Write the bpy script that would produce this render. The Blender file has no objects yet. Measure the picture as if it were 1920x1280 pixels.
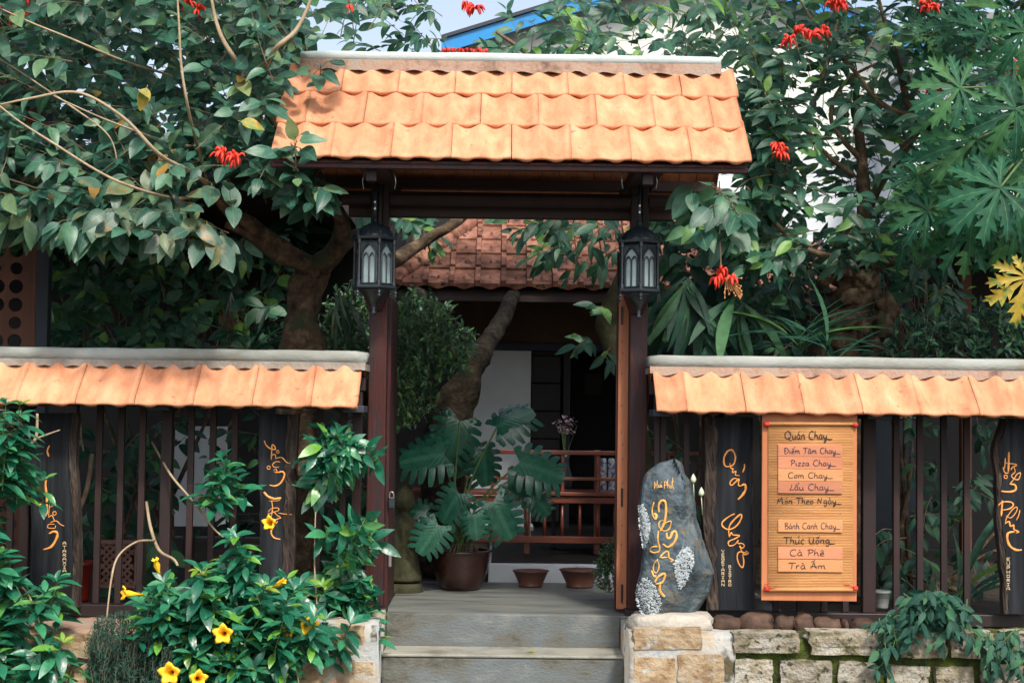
import bpy, bmesh, math, random
import numpy as np
from mathutils import Vector, Matrix, noise
from mathutils.bvhtree import BVHTree

SC = bpy.context.scene
COL = SC.collection
R = math.radians

# ------------------------------------------------------------------ camera
FPX = 2976.0
cam_d = bpy.data.cameras.new('camera')
cam_d.lens = FPX / 1920 * 36
cam_d.sensor_width = 36
cam_d.clip_start = 0.1
cam_d.clip_end = 600
cam = bpy.data.objects.new('camera', cam_d)
COL.objects.link(cam)
CAMLOC = Vector((0, -8.7, 1.06))
CROT = Matrix.Rotation(R(-0.4), 3, 'Z') @ Matrix.Rotation(R(90 + 2.75), 3, 'X') @ Matrix.Rotation(0.0125, 3, 'Z')
cam.matrix_world = Matrix.Translation(CAMLOC) @ CROT.to_4x4()
SC.camera = cam

# ------------------------------------------------------------------ world, sun, exposure
SUN_EL, SUN_AZ = 50, 160          # azimuth clockwise from +Y
world = bpy.data.worlds.new('World')
SC.world = world
world.use_nodes = True
wn = world.node_tree
bg = wn.nodes['Background']
sky = wn.nodes.new('ShaderNodeTexSky')
sky.sky_type = 'NISHITA'
sky.sun_disc = False
sky.sun_elevation = R(SUN_EL)
sky.sun_rotation = R(SUN_AZ)
sky.air_density = 1.0
sky.dust_density = 4
hz = wn.nodes.new('ShaderNodeHueSaturation')
hz.inputs['Saturation'].default_value = 0.7
wn.links.new(sky.outputs[0], hz.inputs['Color'])
wn.links.new(hz.outputs[0], bg.inputs[0])
bg.inputs[1].default_value = 0.15
sd = bpy.data.lights.new('sun', 'SUN')
sd.energy = 2.2
sd.angle = R(6)
sd.color = (1.0, 0.93, 0.82)
sun = bpy.data.objects.new('sun', sd)
COL.objects.link(sun)
sv = Vector((math.sin(R(SUN_AZ)) * math.cos(R(SUN_EL)), math.cos(R(SUN_AZ)) * math.cos(R(SUN_EL)), math.sin(R(SUN_EL))))
sun.rotation_euler = (-sv).to_track_quat('-Z', 'Y').to_euler()
sun.location = (3, -6, 9)
SC.view_settings.view_transform = 'Standard'
SC.view_settings.look = 'None'
SC.view_settings.exposure = 0.8
SC.view_settings.gamma = 1
SC.view_settings.use_curve_mapping = False
SC.cycles.max_bounces = 6
SC.cycles.diffuse_bounces = 3
SC.cycles.glossy_bounces = 3
SC.cycles.transparent_max_bounces = 8

# ------------------------------------------------------------------ helpers
def P(px, py, Y):
    """world point on the plane y=Y seen at photograph pixel (px, py)"""
    d = CROT @ Vector(((px - 960) / FPX, (640 - py) / FPX, -1))
    k = (Y - CAMLOC.y) / d.y
    return CAMLOC + d * k

def PX(px, Y, py=800):
    return P(px, py, Y).x

def PZ(py, Y, px=960):
    return P(px, py, Y).z

def tag(o, label=None, cat=None, group=None, kind=None):
    if label: o['label'] = label
    if cat: o['category'] = cat
    if group: o['group'] = group
    if kind: o['kind'] = kind
    return o

def empty(name, loc, label=None, cat=None, group=None):
    e = bpy.data.objects.new(name, None)
    e.empty_display_size = 0.1
    COL.objects.link(e)
    e.location = loc
    return tag(e, label, cat, group)

def world_of(o):
    return (world_of(o.parent) @ o.matrix_parent_inverse if o.parent else Matrix.Identity(4)) @ o.matrix_basis

def attach(o, parent):
    if parent is not None:
        o.parent = parent
        o.matrix_parent_inverse = world_of(parent).inverted()
    return o

def link(name, me, mat=None, parent=None):
    o = bpy.data.objects.new(name, me)
    if mat is not None and len(me.materials) == 0:
        me.materials.append(mat)
    COL.objects.link(o)
    return attach(o, parent)

def copy_tree(o, parent=None):
    c = o.copy()
    COL.objects.link(c)
    if parent is not None:
        c.parent = parent
    for ch in [x for x in COL.objects if x.parent == o]:
        copy_tree(ch, c)
    return c

class MB:
    def __init__(s):
        s.v = []; s.f = []; s.uv = []
    def add(s, vs, fs):
        n = len(s.v)
        s.v += [tuple(p) for p in vs]
        s.f += [tuple(i + n for i in f) for f in fs]
        return s
    def box(s, x0, x1, y0, y1, z0, z1):
        return s.add([(x0,y0,z0),(x1,y0,z0),(x1,y1,z0),(x0,y1,z0),(x0,y0,z1),(x1,y0,z1),(x1,y1,z1),(x0,y1,z1)],
                     [(3,2,1,0),(4,5,6,7),(0,1,5,4),(1,2,6,5),(2,3,7,6),(3,0,4,7)])
    def tube(s, pts, rad, n=6, cap=True, flat=None, jit=0):
        pts = [Vector(p) for p in pts]
        m = len(pts)
        rads = rad if isinstance(rad, (list, tuple)) else [rad] * m
        up = Vector((0.13, 0.3, 0.95)).normalized()
        rings = []
        for i, p in enumerate(pts):
            t = (pts[min(i + 1, m - 1)] - pts[max(i - 1, 0)])
            if t.length < 1e-9: t = Vector((0, 0, 1))
            t.normalize()
            a = up - t * up.dot(t)
            if a.length < 1e-3: a = Vector((1, 0, 0)) - t * t.x
            a.normalize(); up = a
            b = t.cross(a)
            ring = []
            for k in range(n):
                an = 2 * math.pi * k / n
                r = rads[i] * (1 + (jit * noise.noise(p * 9 + Vector((k * 3.1, k, 0))) if jit else 0))
                o = (a * math.cos(an) + b * math.sin(an)) * r
                if flat: o.y *= flat
                ring.append(p + o)
            rings.append(ring)
        vs = [q for r_ in rings for q in r_]
        fs = []
        for i in range(m - 1):
            for k in range(n):
                fs.append((i * n + k, i * n + (k + 1) % n, (i + 1) * n + (k + 1) % n, (i + 1) * n + k))
        if cap:
            fs.append(tuple(range(n - 1, -1, -1)))
            fs.append(tuple((m - 1) * n + k for k in range(n)))
        return s.add(vs, fs)
    def lathe(s, prof, c, n=24, ribs=0, rib=0.0, rot=0.0):
        vs = []; fs = []
        for r, z in prof:
            for k in range(n):
                a = 2 * math.pi * k / n + rot
                rr = r * (1 + (rib * math.cos(ribs * a) if ribs else 0))
                vs.append((c[0] + rr * math.cos(a), c[1] + rr * math.sin(a), c[2] + z))
        for i in range(len(prof) - 1):
            for k in range(n):
                fs.append((i * n + k, i * n + (k + 1) % n, (i + 1) * n + (k + 1) % n, (i + 1) * n + k))
        fs.append(tuple(range(n - 1, -1, -1)))
        fs.append(tuple((len(prof) - 1) * n + k for k in range(n)))
        return s.add(vs, fs)
    def mesh(s, name, smooth=False):
        me = bpy.data.meshes.new(name)
        me.from_pydata(s.v, [], s.f)
        me.update()
        if smooth:
            me.polygons.foreach_set('use_smooth', [True] * len(me.polygons))
        return me
    def build(s, name, mat, parent=None, smooth=False, bevel=0.0, kind=None):
        o = link(name, s.mesh(name, smooth), mat, parent)
        if bevel:
            m = o.modifiers.new('bevel', 'BEVEL'); m.width = bevel; m.segments = 2; m.limit_method = 'ANGLE'
        if kind: o['kind'] = kind
        return o

def box(name, x0, x1, y0, y1, z0, z1, mat, parent=None, bevel=0.004):
    return MB().box(x0, x1, y0, y1, z0, z1).build(name, mat, parent, bevel=bevel)

def smooth_path(pts, sub=4):
    pts = [Vector(p) for p in pts]
    out = []
    n = len(pts)
    for i in range(n - 1):
        p0 = pts[max(i - 1, 0)]; p1 = pts[i]; p2 = pts[i + 1]; p3 = pts[min(i + 2, n - 1)]
        for k in range(sub):
            t = k / sub
            out.append(0.5 * ((2 * p1) + (p2 - p0) * t + (2 * p0 - 5 * p1 + 4 * p2 - p3) * t * t + (3 * p1 - p0 - 3 * p2 + p3) * t ** 3))
    out.append(pts[-1])
    return out

def lerp_list(rs, m):
    return [float(np.interp(i / (m - 1), np.linspace(0, 1, len(rs)), rs)) for i in range(m)]

def limb(mb, pts, rads, n=8, sub=5, wob=0.0, jit=0.25):
    sp = smooth_path(pts, sub)
    if wob:
        sp = [p + noise.noise_vector(p * 4) * wob for p in sp]
    mb.tube(sp, lerp_list(rads, len(sp)), n, jit=jit)
    return sp

# ------------------------------------------------------------------ materials
def nmat(name, cols, scale=4.0, rough=0.7, bump=0.0, bscale=30.0, spec=0.4, stretch=(1, 1, 1), detail=6, speck=None,
         rnd=0.0, metal=0.0, bstretch=None, pos=None, coat=0.0, roughvar=0.0, noise_dist=0.0):
    m = bpy.data.materials.new(name); m.use_nodes = True
    nt = m.node_tree; N = nt.nodes; L = nt.links
    b = N['Principled BSDF']
    geo = N.new('ShaderNodeNewGeometry')
    oi = N.new('ShaderNodeObjectInfo')
    def mapped(st):
        mp = N.new('ShaderNodeMapping'); mp.inputs['Scale'].default_value = st
        L.new(geo.outputs['Position'], mp.inputs['Vector'])
        return mp.outputs[0]
    tn = N.new('ShaderNodeTexNoise'); tn.inputs['Scale'].default_value = scale; tn.inputs['Detail'].default_value = detail
    tn.inputs['Roughness'].default_value = 0.62; tn.inputs['Distortion'].default_value = noise_dist
    L.new(mapped(stretch), tn.inputs['Vector'])
    rp = N.new('ShaderNodeValToRGB')
    el = rp.color_ramp.elements
    n = len(cols)
    for i, c in enumerate(cols):
        p_ = pos[i] if pos else 0.3 + 0.4 * i / max(1, n - 1)
        if i < 2: e = el[i]; e.position = p_
        else: e = el.new(p_)
        e.color = (*c, 1)
    if n == 1: el[1].color = (*cols[0], 1)
    L.new(tn.outputs[0], rp.inputs[0])
    out = rp.outputs[0]
    if speck:
        s_c, s_s, s_t = speck
        t2 = N.new('ShaderNodeTexNoise'); t2.inputs['Scale'].default_value = s_s; t2.inputs['Detail'].default_value = 3
        L.new(geo.outputs['Position'], t2.inputs['Vector'])
        mr = N.new('ShaderNodeMapRange'); mr.inputs[1].default_value = s_t; mr.inputs[2].default_value = s_t + 0.08
        L.new(t2.outputs[0], mr.inputs[0])
        mx = N.new('ShaderNodeMix'); mx.data_type = 'RGBA'
        L.new(mr.outputs[0], mx.inputs[0]); L.new(out, mx.inputs[6]); mx.inputs[7].default_value = (*s_c, 1)
        out = mx.outputs[2]
    if rnd:
        hs = N.new('ShaderNodeHueSaturation')
        mr = N.new('ShaderNodeMapRange'); mr.inputs[3].default_value = 1 - rnd; mr.inputs[4].default_value = 1 + rnd
        L.new(oi.outputs['Random'], mr.inputs[0]); L.new(mr.outputs[0], hs.inputs['Value']); L.new(out, hs.inputs['Color'])
        out = hs.outputs[0]
    L.new(out, b.inputs['Base Color'])
    b.inputs['Roughness'].default_value = rough
    b.inputs['Metallic'].default_value = metal
    b.inputs['Specular IOR Level'].default_value = spec
    b.inputs['Coat Weight'].default_value = coat
    if roughvar:
        mr = N.new('ShaderNodeMapRange'); mr.inputs[3].default_value = rough - roughvar; mr.inputs[4].default_value = rough + roughvar
        L.new(tn.outputs[0], mr.inputs[0]); L.new(mr.outputs[0], b.inputs['Roughness'])
    if bump:
        tb = N.new('ShaderNodeTexNoise'); tb.inputs['Scale'].default_value = bscale; tb.inputs['Detail'].default_value = 5
        L.new(mapped(bstretch or stretch), tb.inputs['Vector'])
        bp = N.new('ShaderNodeBump'); bp.inputs['Strength'].default_value = 1.0; bp.inputs['Distance'].default_value = bump
        L.new(tb.outputs[0], bp.inputs['Height']); L.new(bp.outputs[0], b.inputs['Normal'])
    return m

def leafmat(name, cols, rough=0.35, rib=(0.2, 0.3, 0.15), ribf=0.5, trans=0.25, spot=None, spec=0.5, tcol=None, coat=0.0):
    """leaf: colour from a random value per leaf, a pale midrib, some light let through"""
    m = bpy.data.materials.new(name); m.use_nodes = True
    nt = m.node_tree; N = nt.nodes; L = nt.links
    b = N['Principled BSDF']; outn = N['Material Output']
    geo = N.new('ShaderNodeNewGeometry'); oi = N.new('ShaderNodeObjectInfo')
    a1 = N.new('ShaderNodeMath'); a1.operation = 'MULTIPLY_ADD'
    L.new(geo.outputs['Random Per Island'], a1.inputs[0]); a1.inputs[1].default_value = 7.31
    a2 = N.new('ShaderNodeMath'); a2.operation = 'MULTIPLY'; a2.inputs[1].default_value = 13.7
    L.new(oi.outputs['Random'], a2.inputs[0]); L.new(a2.outputs[0], a1.inputs[2])
    fr = N.new('ShaderNodeMath'); fr.operation = 'FRACT'; L.new(a1.outputs[0], fr.inputs[0])
    rp = N.new('ShaderNodeValToRGB'); el = rp.color_ramp.elements
    for i, (p_, c) in enumerate(cols):
        if i < 2: e = el[i]; e.position = p_
        else: e = el.new(p_)
        e.color = (*c, 1)
    L.new(fr.outputs[0], rp.inputs[0])
    out = rp.outputs[0]
    tn = N.new('ShaderNodeTexNoise'); tn.inputs['Scale'].default_value = 22; tn.inputs['Detail'].default_value = 3
    L.new(geo.outputs['Position'], tn.inputs['Vector'])
    hs = N.new('ShaderNodeHueSaturation'); mr = N.new('ShaderNodeMapRange')
    mr.inputs[1].default_value = 0.3; mr.inputs[2].default_value = 0.7; mr.inputs[3].default_value = 0.75; mr.inputs[4].default_value = 1.3
    L.new(tn.outputs[0], mr.inputs[0]); L.new(mr.outputs[0], hs.inputs['Value']); L.new(out, hs.inputs['Color'])
    out = hs.outputs[0]
    if spot:
        sc_, th, col = spot
        t2 = N.new('ShaderNodeTexNoise'); t2.inputs['Scale'].default_value = sc_; t2.inputs['Detail'].default_value = 5
        L.new(geo.outputs['Position'], t2.inputs['Vector'])
        m2 = N.new('ShaderNodeMapRange'); m2.inputs[1].default_value = th; m2.inputs[2].default_value = th + 0.12
        L.new(t2.outputs[0], m2.inputs[0])
        mx = N.new('ShaderNodeMix'); mx.data_type = 'RGBA'
        L.new(m2.outputs[0], mx.inputs[0]); L.new(out, mx.inputs[6]); mx.inputs[7].default_value = (*col, 1)
        out = mx.outputs[2]
    uv = N.new('ShaderNodeUVMap'); sx = N.new('ShaderNodeSeparateXYZ'); L.new(uv.outputs[0], sx.inputs[0])
    s1 = N.new('ShaderNodeMath'); s1.operation = 'SUBTRACT'; s1.inputs[1].default_value = 0.5; L.new(sx.outputs[0], s1.inputs[0])
    ab = N.new('ShaderNodeMath'); ab.operation = 'ABSOLUTE'; L.new(s1.outputs[0], ab.inputs[0])
    m3 = N.new('ShaderNodeMapRange'); m3.inputs[1].default_value = 0.02; m3.inputs[2].default_value = 0.06
    m3.inputs[3].default_value = ribf; m3.inputs[4].default_value = 0.0
    L.new(ab.outputs[0], m3.inputs[0])
    mx = N.new('ShaderNodeMix'); mx.data_type = 'RGBA'
    L.new(m3.outputs[0], mx.inputs[0]); L.new(out, mx.inputs[6]); mx.inputs[7].default_value = (*rib, 1)
    out = mx.outputs[2]
    # side veins as fine relief
    ma = N.new('ShaderNodeMath'); ma.operation = 'MULTIPLY_ADD'; ma.inputs[1].default_value = -1.2
    L.new(ab.outputs[0], ma.inputs[0]); L.new(sx.outputs[1], ma.inputs[2])
    mm = N.new('ShaderNodeMath'); mm.operation = 'MULTIPLY'; mm.inputs[1].default_value = 55; L.new(ma.outputs[0], mm.inputs[0])
    sn = N.new('ShaderNodeMath'); sn.operation = 'SINE'; L.new(mm.outputs[0], sn.inputs[0])
    bp = N.new('ShaderNodeBump'); bp.inputs['Strength'].default_value = 0.2; bp.inputs['Distance'].default_value = 0.0015
    L.new(sn.outputs[0], bp.inputs['Height']); L.new(bp.outputs[0], b.inputs['Normal'])
    L.new(out, b.inputs['Base Color'])
    b.inputs['Roughness'].default_value = rough
    b.inputs['Specular IOR Level'].default_value = spec
    b.inputs['Coat Weight'].default_value = coat
    b.inputs['Coat Roughness'].default_value = 0.2
    if trans:
        tr = N.new('ShaderNodeBsdfTranslucent')
        h2 = N.new('ShaderNodeHueSaturation'); h2.inputs['Value'].default_value = 1.6; h2.inputs['Hue'].default_value = 0.47
        L.new(out, h2.inputs['Color']); L.new(h2.outputs[0], tr.inputs[0])
        ms = N.new('ShaderNodeMixShader'); ms.inputs[0].default_value = trans
        L.new(b.outputs[0], ms.inputs[1]); L.new(tr.outputs[0], ms.inputs[2]); L.new(ms.outputs[0], outn.inputs[0])
    return m

M = {}
M['tile'] = nmat('terracotta', [(0.42, 0.165, 0.088), (0.57, 0.25, 0.135), (0.66, 0.33, 0.195)], scale=7, rough=0.85, bump=0.002, bscale=90, rnd=0.11, spec=.2, detail=11, stretch=(1.6, .7, .7), speck=((0.34, 0.15, 0.09), 26, 0.66))
M['oldtile'] = nmat('weathered terracotta', [(0.065, 0.035, 0.028), (0.21, 0.092, 0.064), (0.34, 0.17, 0.12)], scale=9, rough=0.92, bump=0.004, bscale=60, rnd=0.35, spec=.2, speck=((0.035, 0.034, 0.024), 14, 0.60))
M['cement'] = nmat('ridge cement', [(0.14, 0.145, 0.12), (0.27, 0.29, 0.27), (0.36, 0.39, 0.385)], scale=3.5, rough=0.85, bump=0.003, bscale=80, stretch=(.4, 1, 1), speck=((0.20, 0.18, 0.11), 3, 0.60))
M['capwhite'] = nmat('pale ridge cement', [(0.36, 0.43, 0.43), (0.48, 0.56, 0.56)], scale=4, rough=0.7, bump=0.002, bscale=90)
M['mortar'] = nmat('ridge mortar', [(0.13, 0.085, 0.065), (0.32, 0.21, 0.155), (0.28, 0.24, 0.20)], scale=10, rough=0.95, bump=0.006, bscale=60)
M['post'] = nmat('red brown timber', [(0.009, 0.005, 0.006), (0.050, 0.011, 0.009), (0.024, 0.014, 0.017), (0.07, 0.017, 0.012)], scale=11, rough=0.55, bump=0.003, bscale=50, stretch=(1, 1, 0.12), spec=0.3, roughvar=0.15, noise_dist=0.9, detail=10)
M['leafwood'] = nmat('orange timber', [(0.30, 0.10, 0.045), (0.52, 0.21, 0.10)], scale=14, rough=0.6, bump=0.002, bscale=70, stretch=(1, 1, 0.08), speck=((0.03, 0.015, 0.01), 40, 0.74))
M['beam'] = nmat('dark timber', [(0.016, 0.010, 0.010), (0.045, 0.024, 0.022)], scale=8, rough=0.6, bump=0.002, bscale=50, stretch=(0.1, 1, 1))
M['bar'] = nmat('brown painted rail', [(0.012, 0.009, 0.010), (0.036, 0.018, 0.017)], scale=6, rough=0.6, spec=.3, bump=0.0015, bscale=50, stretch=(1, 1, 0.2), rnd=0.25, detail=9)
M['rail'] = nmat('dark rail', [(0.012, 0.008, 0.009), (0.03, 0.02, 0.02)], scale=8, rough=0.45, stretch=(0.2, 1, 1))
M['plank'] = nmat('charred plank', [(0.003, 0.004, 0.005), (0.011, 0.013, 0.017), (0.030, 0.034, 0.040)], scale=11, rough=0.7, spec=.2, bump=0.006, bscale=34, stretch=(1.8, 1, 0.12), noise_dist=0.6, detail=10)
M['bark'] = nmat('plank bark', [(0.008, 0.006, 0.005), (0.035, 0.024, 0.019), (0.075, 0.058, 0.048)], scale=20, rough=0.95, bump=0.012, bscale=40, stretch=(1.6, 1, 0.3))
M['gold'] = nmat('orange paint', [(0.62, 0.23, 0.05), (0.86, 0.38, 0.10)], scale=30, rough=0.5)
M['cream'] = nmat('cream paint', [(0.62, 0.48, 0.28)], rough=0.6)
M['ochre'] = nmat('ochre paint', [(0.50, 0.25, 0.05), (0.72, 0.40, 0.11)], scale=40, rough=0.6)
M['ink'] = nmat('black ink', [(0.012, 0.012, 0.014)], rough=0.5)
M['blueink'] = nmat('blue ink', [(0.018, 0.020, 0.05)], rough=0.5)
M['board'] = nmat('orange plywood', [(0.36, 0.12, 0.048), (0.50, 0.19, 0.08)], scale=12, rough=0.55, bump=0.001, bscale=60, stretch=(1, 1, 0.1), detail=10)
M['strip'] = nmat('menu strip', [(0.38, 0.14, 0.07), (0.50, 0.205, 0.105)], scale=12, rough=0.55, stretch=(0.1, 1, 1), rnd=0.15)
M['stripl'] = nmat('pale menu strip', [(0.46, 0.20, 0.078), (0.56, 0.26, 0.11)], scale=10, rough=0.55, stretch=(0.1, 1, 1))
M['mat'] = nmat('woven bamboo', [(0.42, 0.185, 0.062), (0.58, 0.295, 0.11)], scale=26, rough=0.65, bump=0.001, bscale=160, stretch=(0.15, 1, 1.2))
M['redtie'] = nmat('red string', [(0.5, 0.03, 0.02)], rough=0.7)
M['metal'] = nmat('black metal', [(0.006, 0.011, 0.016), (0.013, 0.026, 0.036)], scale=12, rough=0.4, metal=0.0, spec=0.6, bump=0.001, bscale=60)
M['frost'] = nmat('frosted glass', [(0.16, 0.22, 0.24), (0.26, 0.34, 0.36)], scale=14, rough=0.3, spec=0.6)
M['steel'] = nmat('steel', [(0.4, 0.4, 0.4)], rough=0.35, metal=0.9)
M['trunk'] = nmat('tree bark', [(0.022, 0.015, 0.010), (0.085, 0.056, 0.034), (0.19, 0.14, 0.09)], scale=14, rough=0.95, bump=0.02, bscale=26, detail=9, speck=((0.04, 0.055, 0.025), 6, 0.60))
M['twig'] = nmat('twig bark', [(0.10, 0.065, 0.04), (0.26, 0.19, 0.12)], scale=14, rough=0.9, bump=0.002, bscale=80)
M['vine'] = nmat('pale twig', [(0.24, 0.18, 0.11), (0.42, 0.33, 0.22)], scale=14, rough=0.9, bump=0.002, bscale=80)
M['stem'] = nmat('green stem', [(0.05, 0.10, 0.035), (0.10, 0.16, 0.05)], scale=10, rough=0.6)
M['concrete'] = nmat('stained concrete', [(0.034, 0.030, 0.022), (0.105, 0.105, 0.090), (0.110, 0.128, 0.135), (0.20, 0.20, 0.175)], pos=[0.33, 0.44, 0.54, 0.72], scale=3.4, rough=0.88, bump=0.005, bscale=60, stretch=(0.8, 1, 1.4), detail=12, noise_dist=.2, speck=((0.05, 0.038, 0.024), 60, 0.70))
M['patio'] = nmat('worn patio concrete', [(0.025, 0.028, 0.028), (0.12, 0.13, 0.125), (0.20, 0.20, 0.175)], scale=4, rough=0.5, bump=0.002, bscale=40, stretch=(0.35, 1.4, 1), roughvar=0.2, pos=[0.34, 0.44, 0.7])
M['plaster'] = nmat('patchy pier plaster', [(0.20, 0.12, 0.065), (0.34, 0.28, 0.20), (0.36, 0.37, 0.36), (0.24, 0.29, 0.32)], pos=[0.3, 0.42, 0.56, 0.7], scale=4.5, rough=0.9, bump=0.008, bscale=40, speck=((0.08, 0.065, 0.035), 9, 0.62))
M['stone'] = nmat('granite block', [(0.07, 0.075, 0.035), (0.22, 0.19, 0.13), (0.32, 0.30, 0.25), (0.27, 0.27, 0.24)], pos=[.3, .42, .56, .7], scale=9, rough=0.95, bump=0.014, bscale=60, rnd=0.18, detail=12, speck=((0.05, 0.055, 0.03), 30, 0.58))
M['sandstone'] = nmat('ochre stone', [(0.17, 0.10, 0.05), (0.34, 0.25, 0.15), (0.40, 0.34, 0.25)], scale=10, rough=0.95, bump=0.012, bscale=44, rnd=0.12, speck=((0.38, 0.38, 0.35), 7, 0.60))
M['moss'] = nmat('mossy joint', [(0.012, 0.014, 0.006), (0.045, 0.060, 0.010), (0.10, 0.13, 0.015)], scale=10, rough=1.0, bump=0.02, bscale=50)
M['pebble'] = nmat('red pebble', [(0.035, 0.022, 0.016), (0.13, 0.07, 0.045)], scale=14, rough=0.8, bump=0.004, bscale=50, rnd=0.45)
M['rock'] = nmat('blue grey rock', [(0.024, 0.038, 0.048), (0.055, 0.080, 0.096), (0.14, 0.165, 0.17)], scale=7, rough=0.75, bump=0.012, bscale=36, noise_dist=1.2, detail=12, speck=((0.10, 0.095, 0.08), 12, 0.58))
M['rockmortar'] = nmat('pale mortar', [(0.28, 0.26, 0.22), (0.45, 0.42, 0.36)], scale=12, rough=0.95, bump=0.006, bscale=60)
M['white'] = nmat('white wall paint', [(0.50, 0.53, 0.56), (0.62, 0.66, 0.69)], scale=2, rough=0.8, bump=0.001, bscale=60)
M['clap'] = nmat('pale clapboard', [(0.52, 0.55, 0.50), (0.66, 0.68, 0.63)], scale=1.2, rough=0.7)
M['blue'] = nmat('blue fascia paint', [(0.01, 0.17, 0.44), (0.015, 0.25, 0.58)], scale=3, rough=0.4)
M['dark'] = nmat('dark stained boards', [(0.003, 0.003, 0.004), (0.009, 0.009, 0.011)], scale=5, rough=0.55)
M['brownwall'] = nmat('brown wall band', [(0.06, 0.035, 0.02), (0.10, 0.06, 0.03)], scale=4, rough=0.8)
M['navy'] = nmat('navy beam', [(0.012, 0.018, 0.045)], rough=0.5)
M['bench'] = nmat('red varnished wood', [(0.11, 0.022, 0.012), (0.26, 0.060, 0.028)], scale=8, rough=0.32, stretch=(0.12, 1, 1), spec=0.6)
M['pot'] = nmat('glazed brown pot', [(0.014, 0.006, 0.005), (0.042, 0.013, 0.008)], scale=4, rough=0.25, spec=0.5, coat=0.15)
M['bowl'] = nmat('brown bowl', [(0.07, 0.027, 0.018), (0.13, 0.05, 0.032)], scale=5, rough=0.35, spec=0.6)
M['soil'] = nmat('soil', [(0.012, 0.009, 0.006), (0.04, 0.028, 0.016)], scale=9, rough=1.0, bump=0.02, bscale=20)
M['ground'] = nmat('ground', [(0.05, 0.045, 0.035), (0.12, 0.10, 0.08)], scale=2, rough=1.0)
M['statue'] = nmat('mossy stone', [(0.012, 0.013, 0.006), (0.035, 0.035, 0.014), (0.06, 0.06, 0.035)], scale=10, rough=0.95, bump=0.006, bscale=40)
M['lattice'] = nmat('fretwork timber', [(0.07, 0.025, 0.014), (0.16, 0.06, 0.03)], scale=6, rough=0.6, stretch=(1, 1, 0.2))
M['bluepost'] = nmat('slate painted post', [(0.022, 0.03, 0.042), (0.03, 0.042, 0.058)], scale=4, rough=0.6)
M['pinkpot'] = nmat('pinkish terracotta', [(0.16, 0.085, 0.07), (0.26, 0.15, 0.12)], scale=9, rough=0.9)
M['redpot'] = nmat('red glazed pot', [(0.12, 0.010, 0.008), (0.2, 0.02, 0.014)], scale=6, rough=0.3)
M['grey'] = nmat('grey stone ball', [(0.16, 0.17, 0.18), (0.24, 0.25, 0.26)], scale=9, rough=0.8)
M['red'] = nmat('red petal', [(0.50, 0.018, 0.012), (0.75, 0.05, 0.02)], scale=20, rough=0.5)
M['yellow'] = nmat('yellow petal', [(0.80, 0.42, 0.01), (0.90, 0.55, 0.03)], scale=20, rough=0.5)
M['lichen'] = nmat('white lichen', [(0.22, 0.27, 0.29), (0.55, 0.60, 0.62)], scale=70, rough=0.95, bump=0.002, bscale=120)
M['porcelain'] = nmat('patterned porcelain', [(0.5, 0.55, 0.6), (0.6, 0.62, 0.66), (0.08, 0.12, 0.3)], scale=40, rough=0.2, pos=[0.3, 0.5, 0.56])
M['needle'] = nmat('blue green needles', [(0.012, 0.050, 0.038), (0.030, 0.095, 0.07)], scale=10, rough=0.85, spec=.2)

M['leafL'] = leafmat('broad leaf', [(0.0, (0.018, 0.078, 0.056)), (0.45, (0.038, 0.130, 0.088)), (0.80, (0.078, 0.190, 0.118)), (0.990, (0.14, 0.235, 0.10)), (0.999, (0.50, 0.22, 0.03))], rough=0.36, rib=(0.12, 0.22, 0.13), trans=0.3, spec=0.6)
M['leafM'] = leafmat('mottled leaf', [(0.0, (0.022, 0.075, 0.055)), (0.6, (0.05, 0.115, 0.078)), (0.9, (0.10, 0.15, 0.075))], rough=0.38, rib=(0.12, 0.16, 0.08), trans=0.15, spot=(16, 0.58, (0.20, 0.14, 0.05)))
M['leafR'] = leafmat('dark leaf', [(0.0, (0.014, 0.070, 0.048)), (0.5, (0.034, 0.118, 0.074)), (0.85, (0.066, 0.175, 0.095)), (0.96, (0.13, 0.28, 0.05))], rough=0.4, rib=(0.12, 0.22, 0.12), trans=0.3)
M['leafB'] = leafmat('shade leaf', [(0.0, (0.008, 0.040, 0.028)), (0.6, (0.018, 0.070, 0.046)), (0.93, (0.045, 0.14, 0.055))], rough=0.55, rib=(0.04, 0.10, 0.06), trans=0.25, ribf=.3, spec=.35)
M['leafA'] = leafmat('glossy whorled leaf', [(0.0, (0.008, 0.088, 0.052)), (0.5, (0.020, 0.145, 0.082)), (0.85, (0.04, 0.21, 0.10)), (0.98, (0.12, 0.30, 0.04))], rough=0.25, rib=(0.05, 0.24, 0.11), ribf=0.3, trans=0.22, spec=0.65, coat=0.2)
M['leafT'] = leafmat('fresh tip leaf', [(0.0, (0.08, 0.24, 0.03)), (0.7, (0.18, 0.34, 0.04)), (0.95, (0.35, 0.32, 0.04))], rough=0.3, trans=0.35)
M['leafP'] = leafmat('lobed leaf', [(0.0, (0.010, 0.070, 0.040)), (0.6, (0.018, 0.105, 0.052)), (0.95, (0.05, 0.16, 0.05))], rough=0.6, rib=(0.10, 0.24, 0.10), ribf=0.6, trans=0.3, spec=.3, spot=(14, 0.68, (0.12, 0.17, 0.04)))
M['leafY'] = leafmat('yellowing lobed leaf', [(0.0, (0.42, 0.30, 0.03)), (0.9, (0.48, 0.36, 0.04))], rough=0.5, rib=(0.5, 0.32, 0.08), trans=0.3, spot=(18, 0.5, (0.14, 0.24, 0.04)))
M['leafS'] = leafmat('split leaf', [(0.0, (0.010, 0.070, 0.046)), (0.9, (0.020, 0.105, 0.066))], rough=0.26, rib=(0.05, 0.18, 0.11), ribf=0.5, trans=0.15, spec=0.65)
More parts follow.
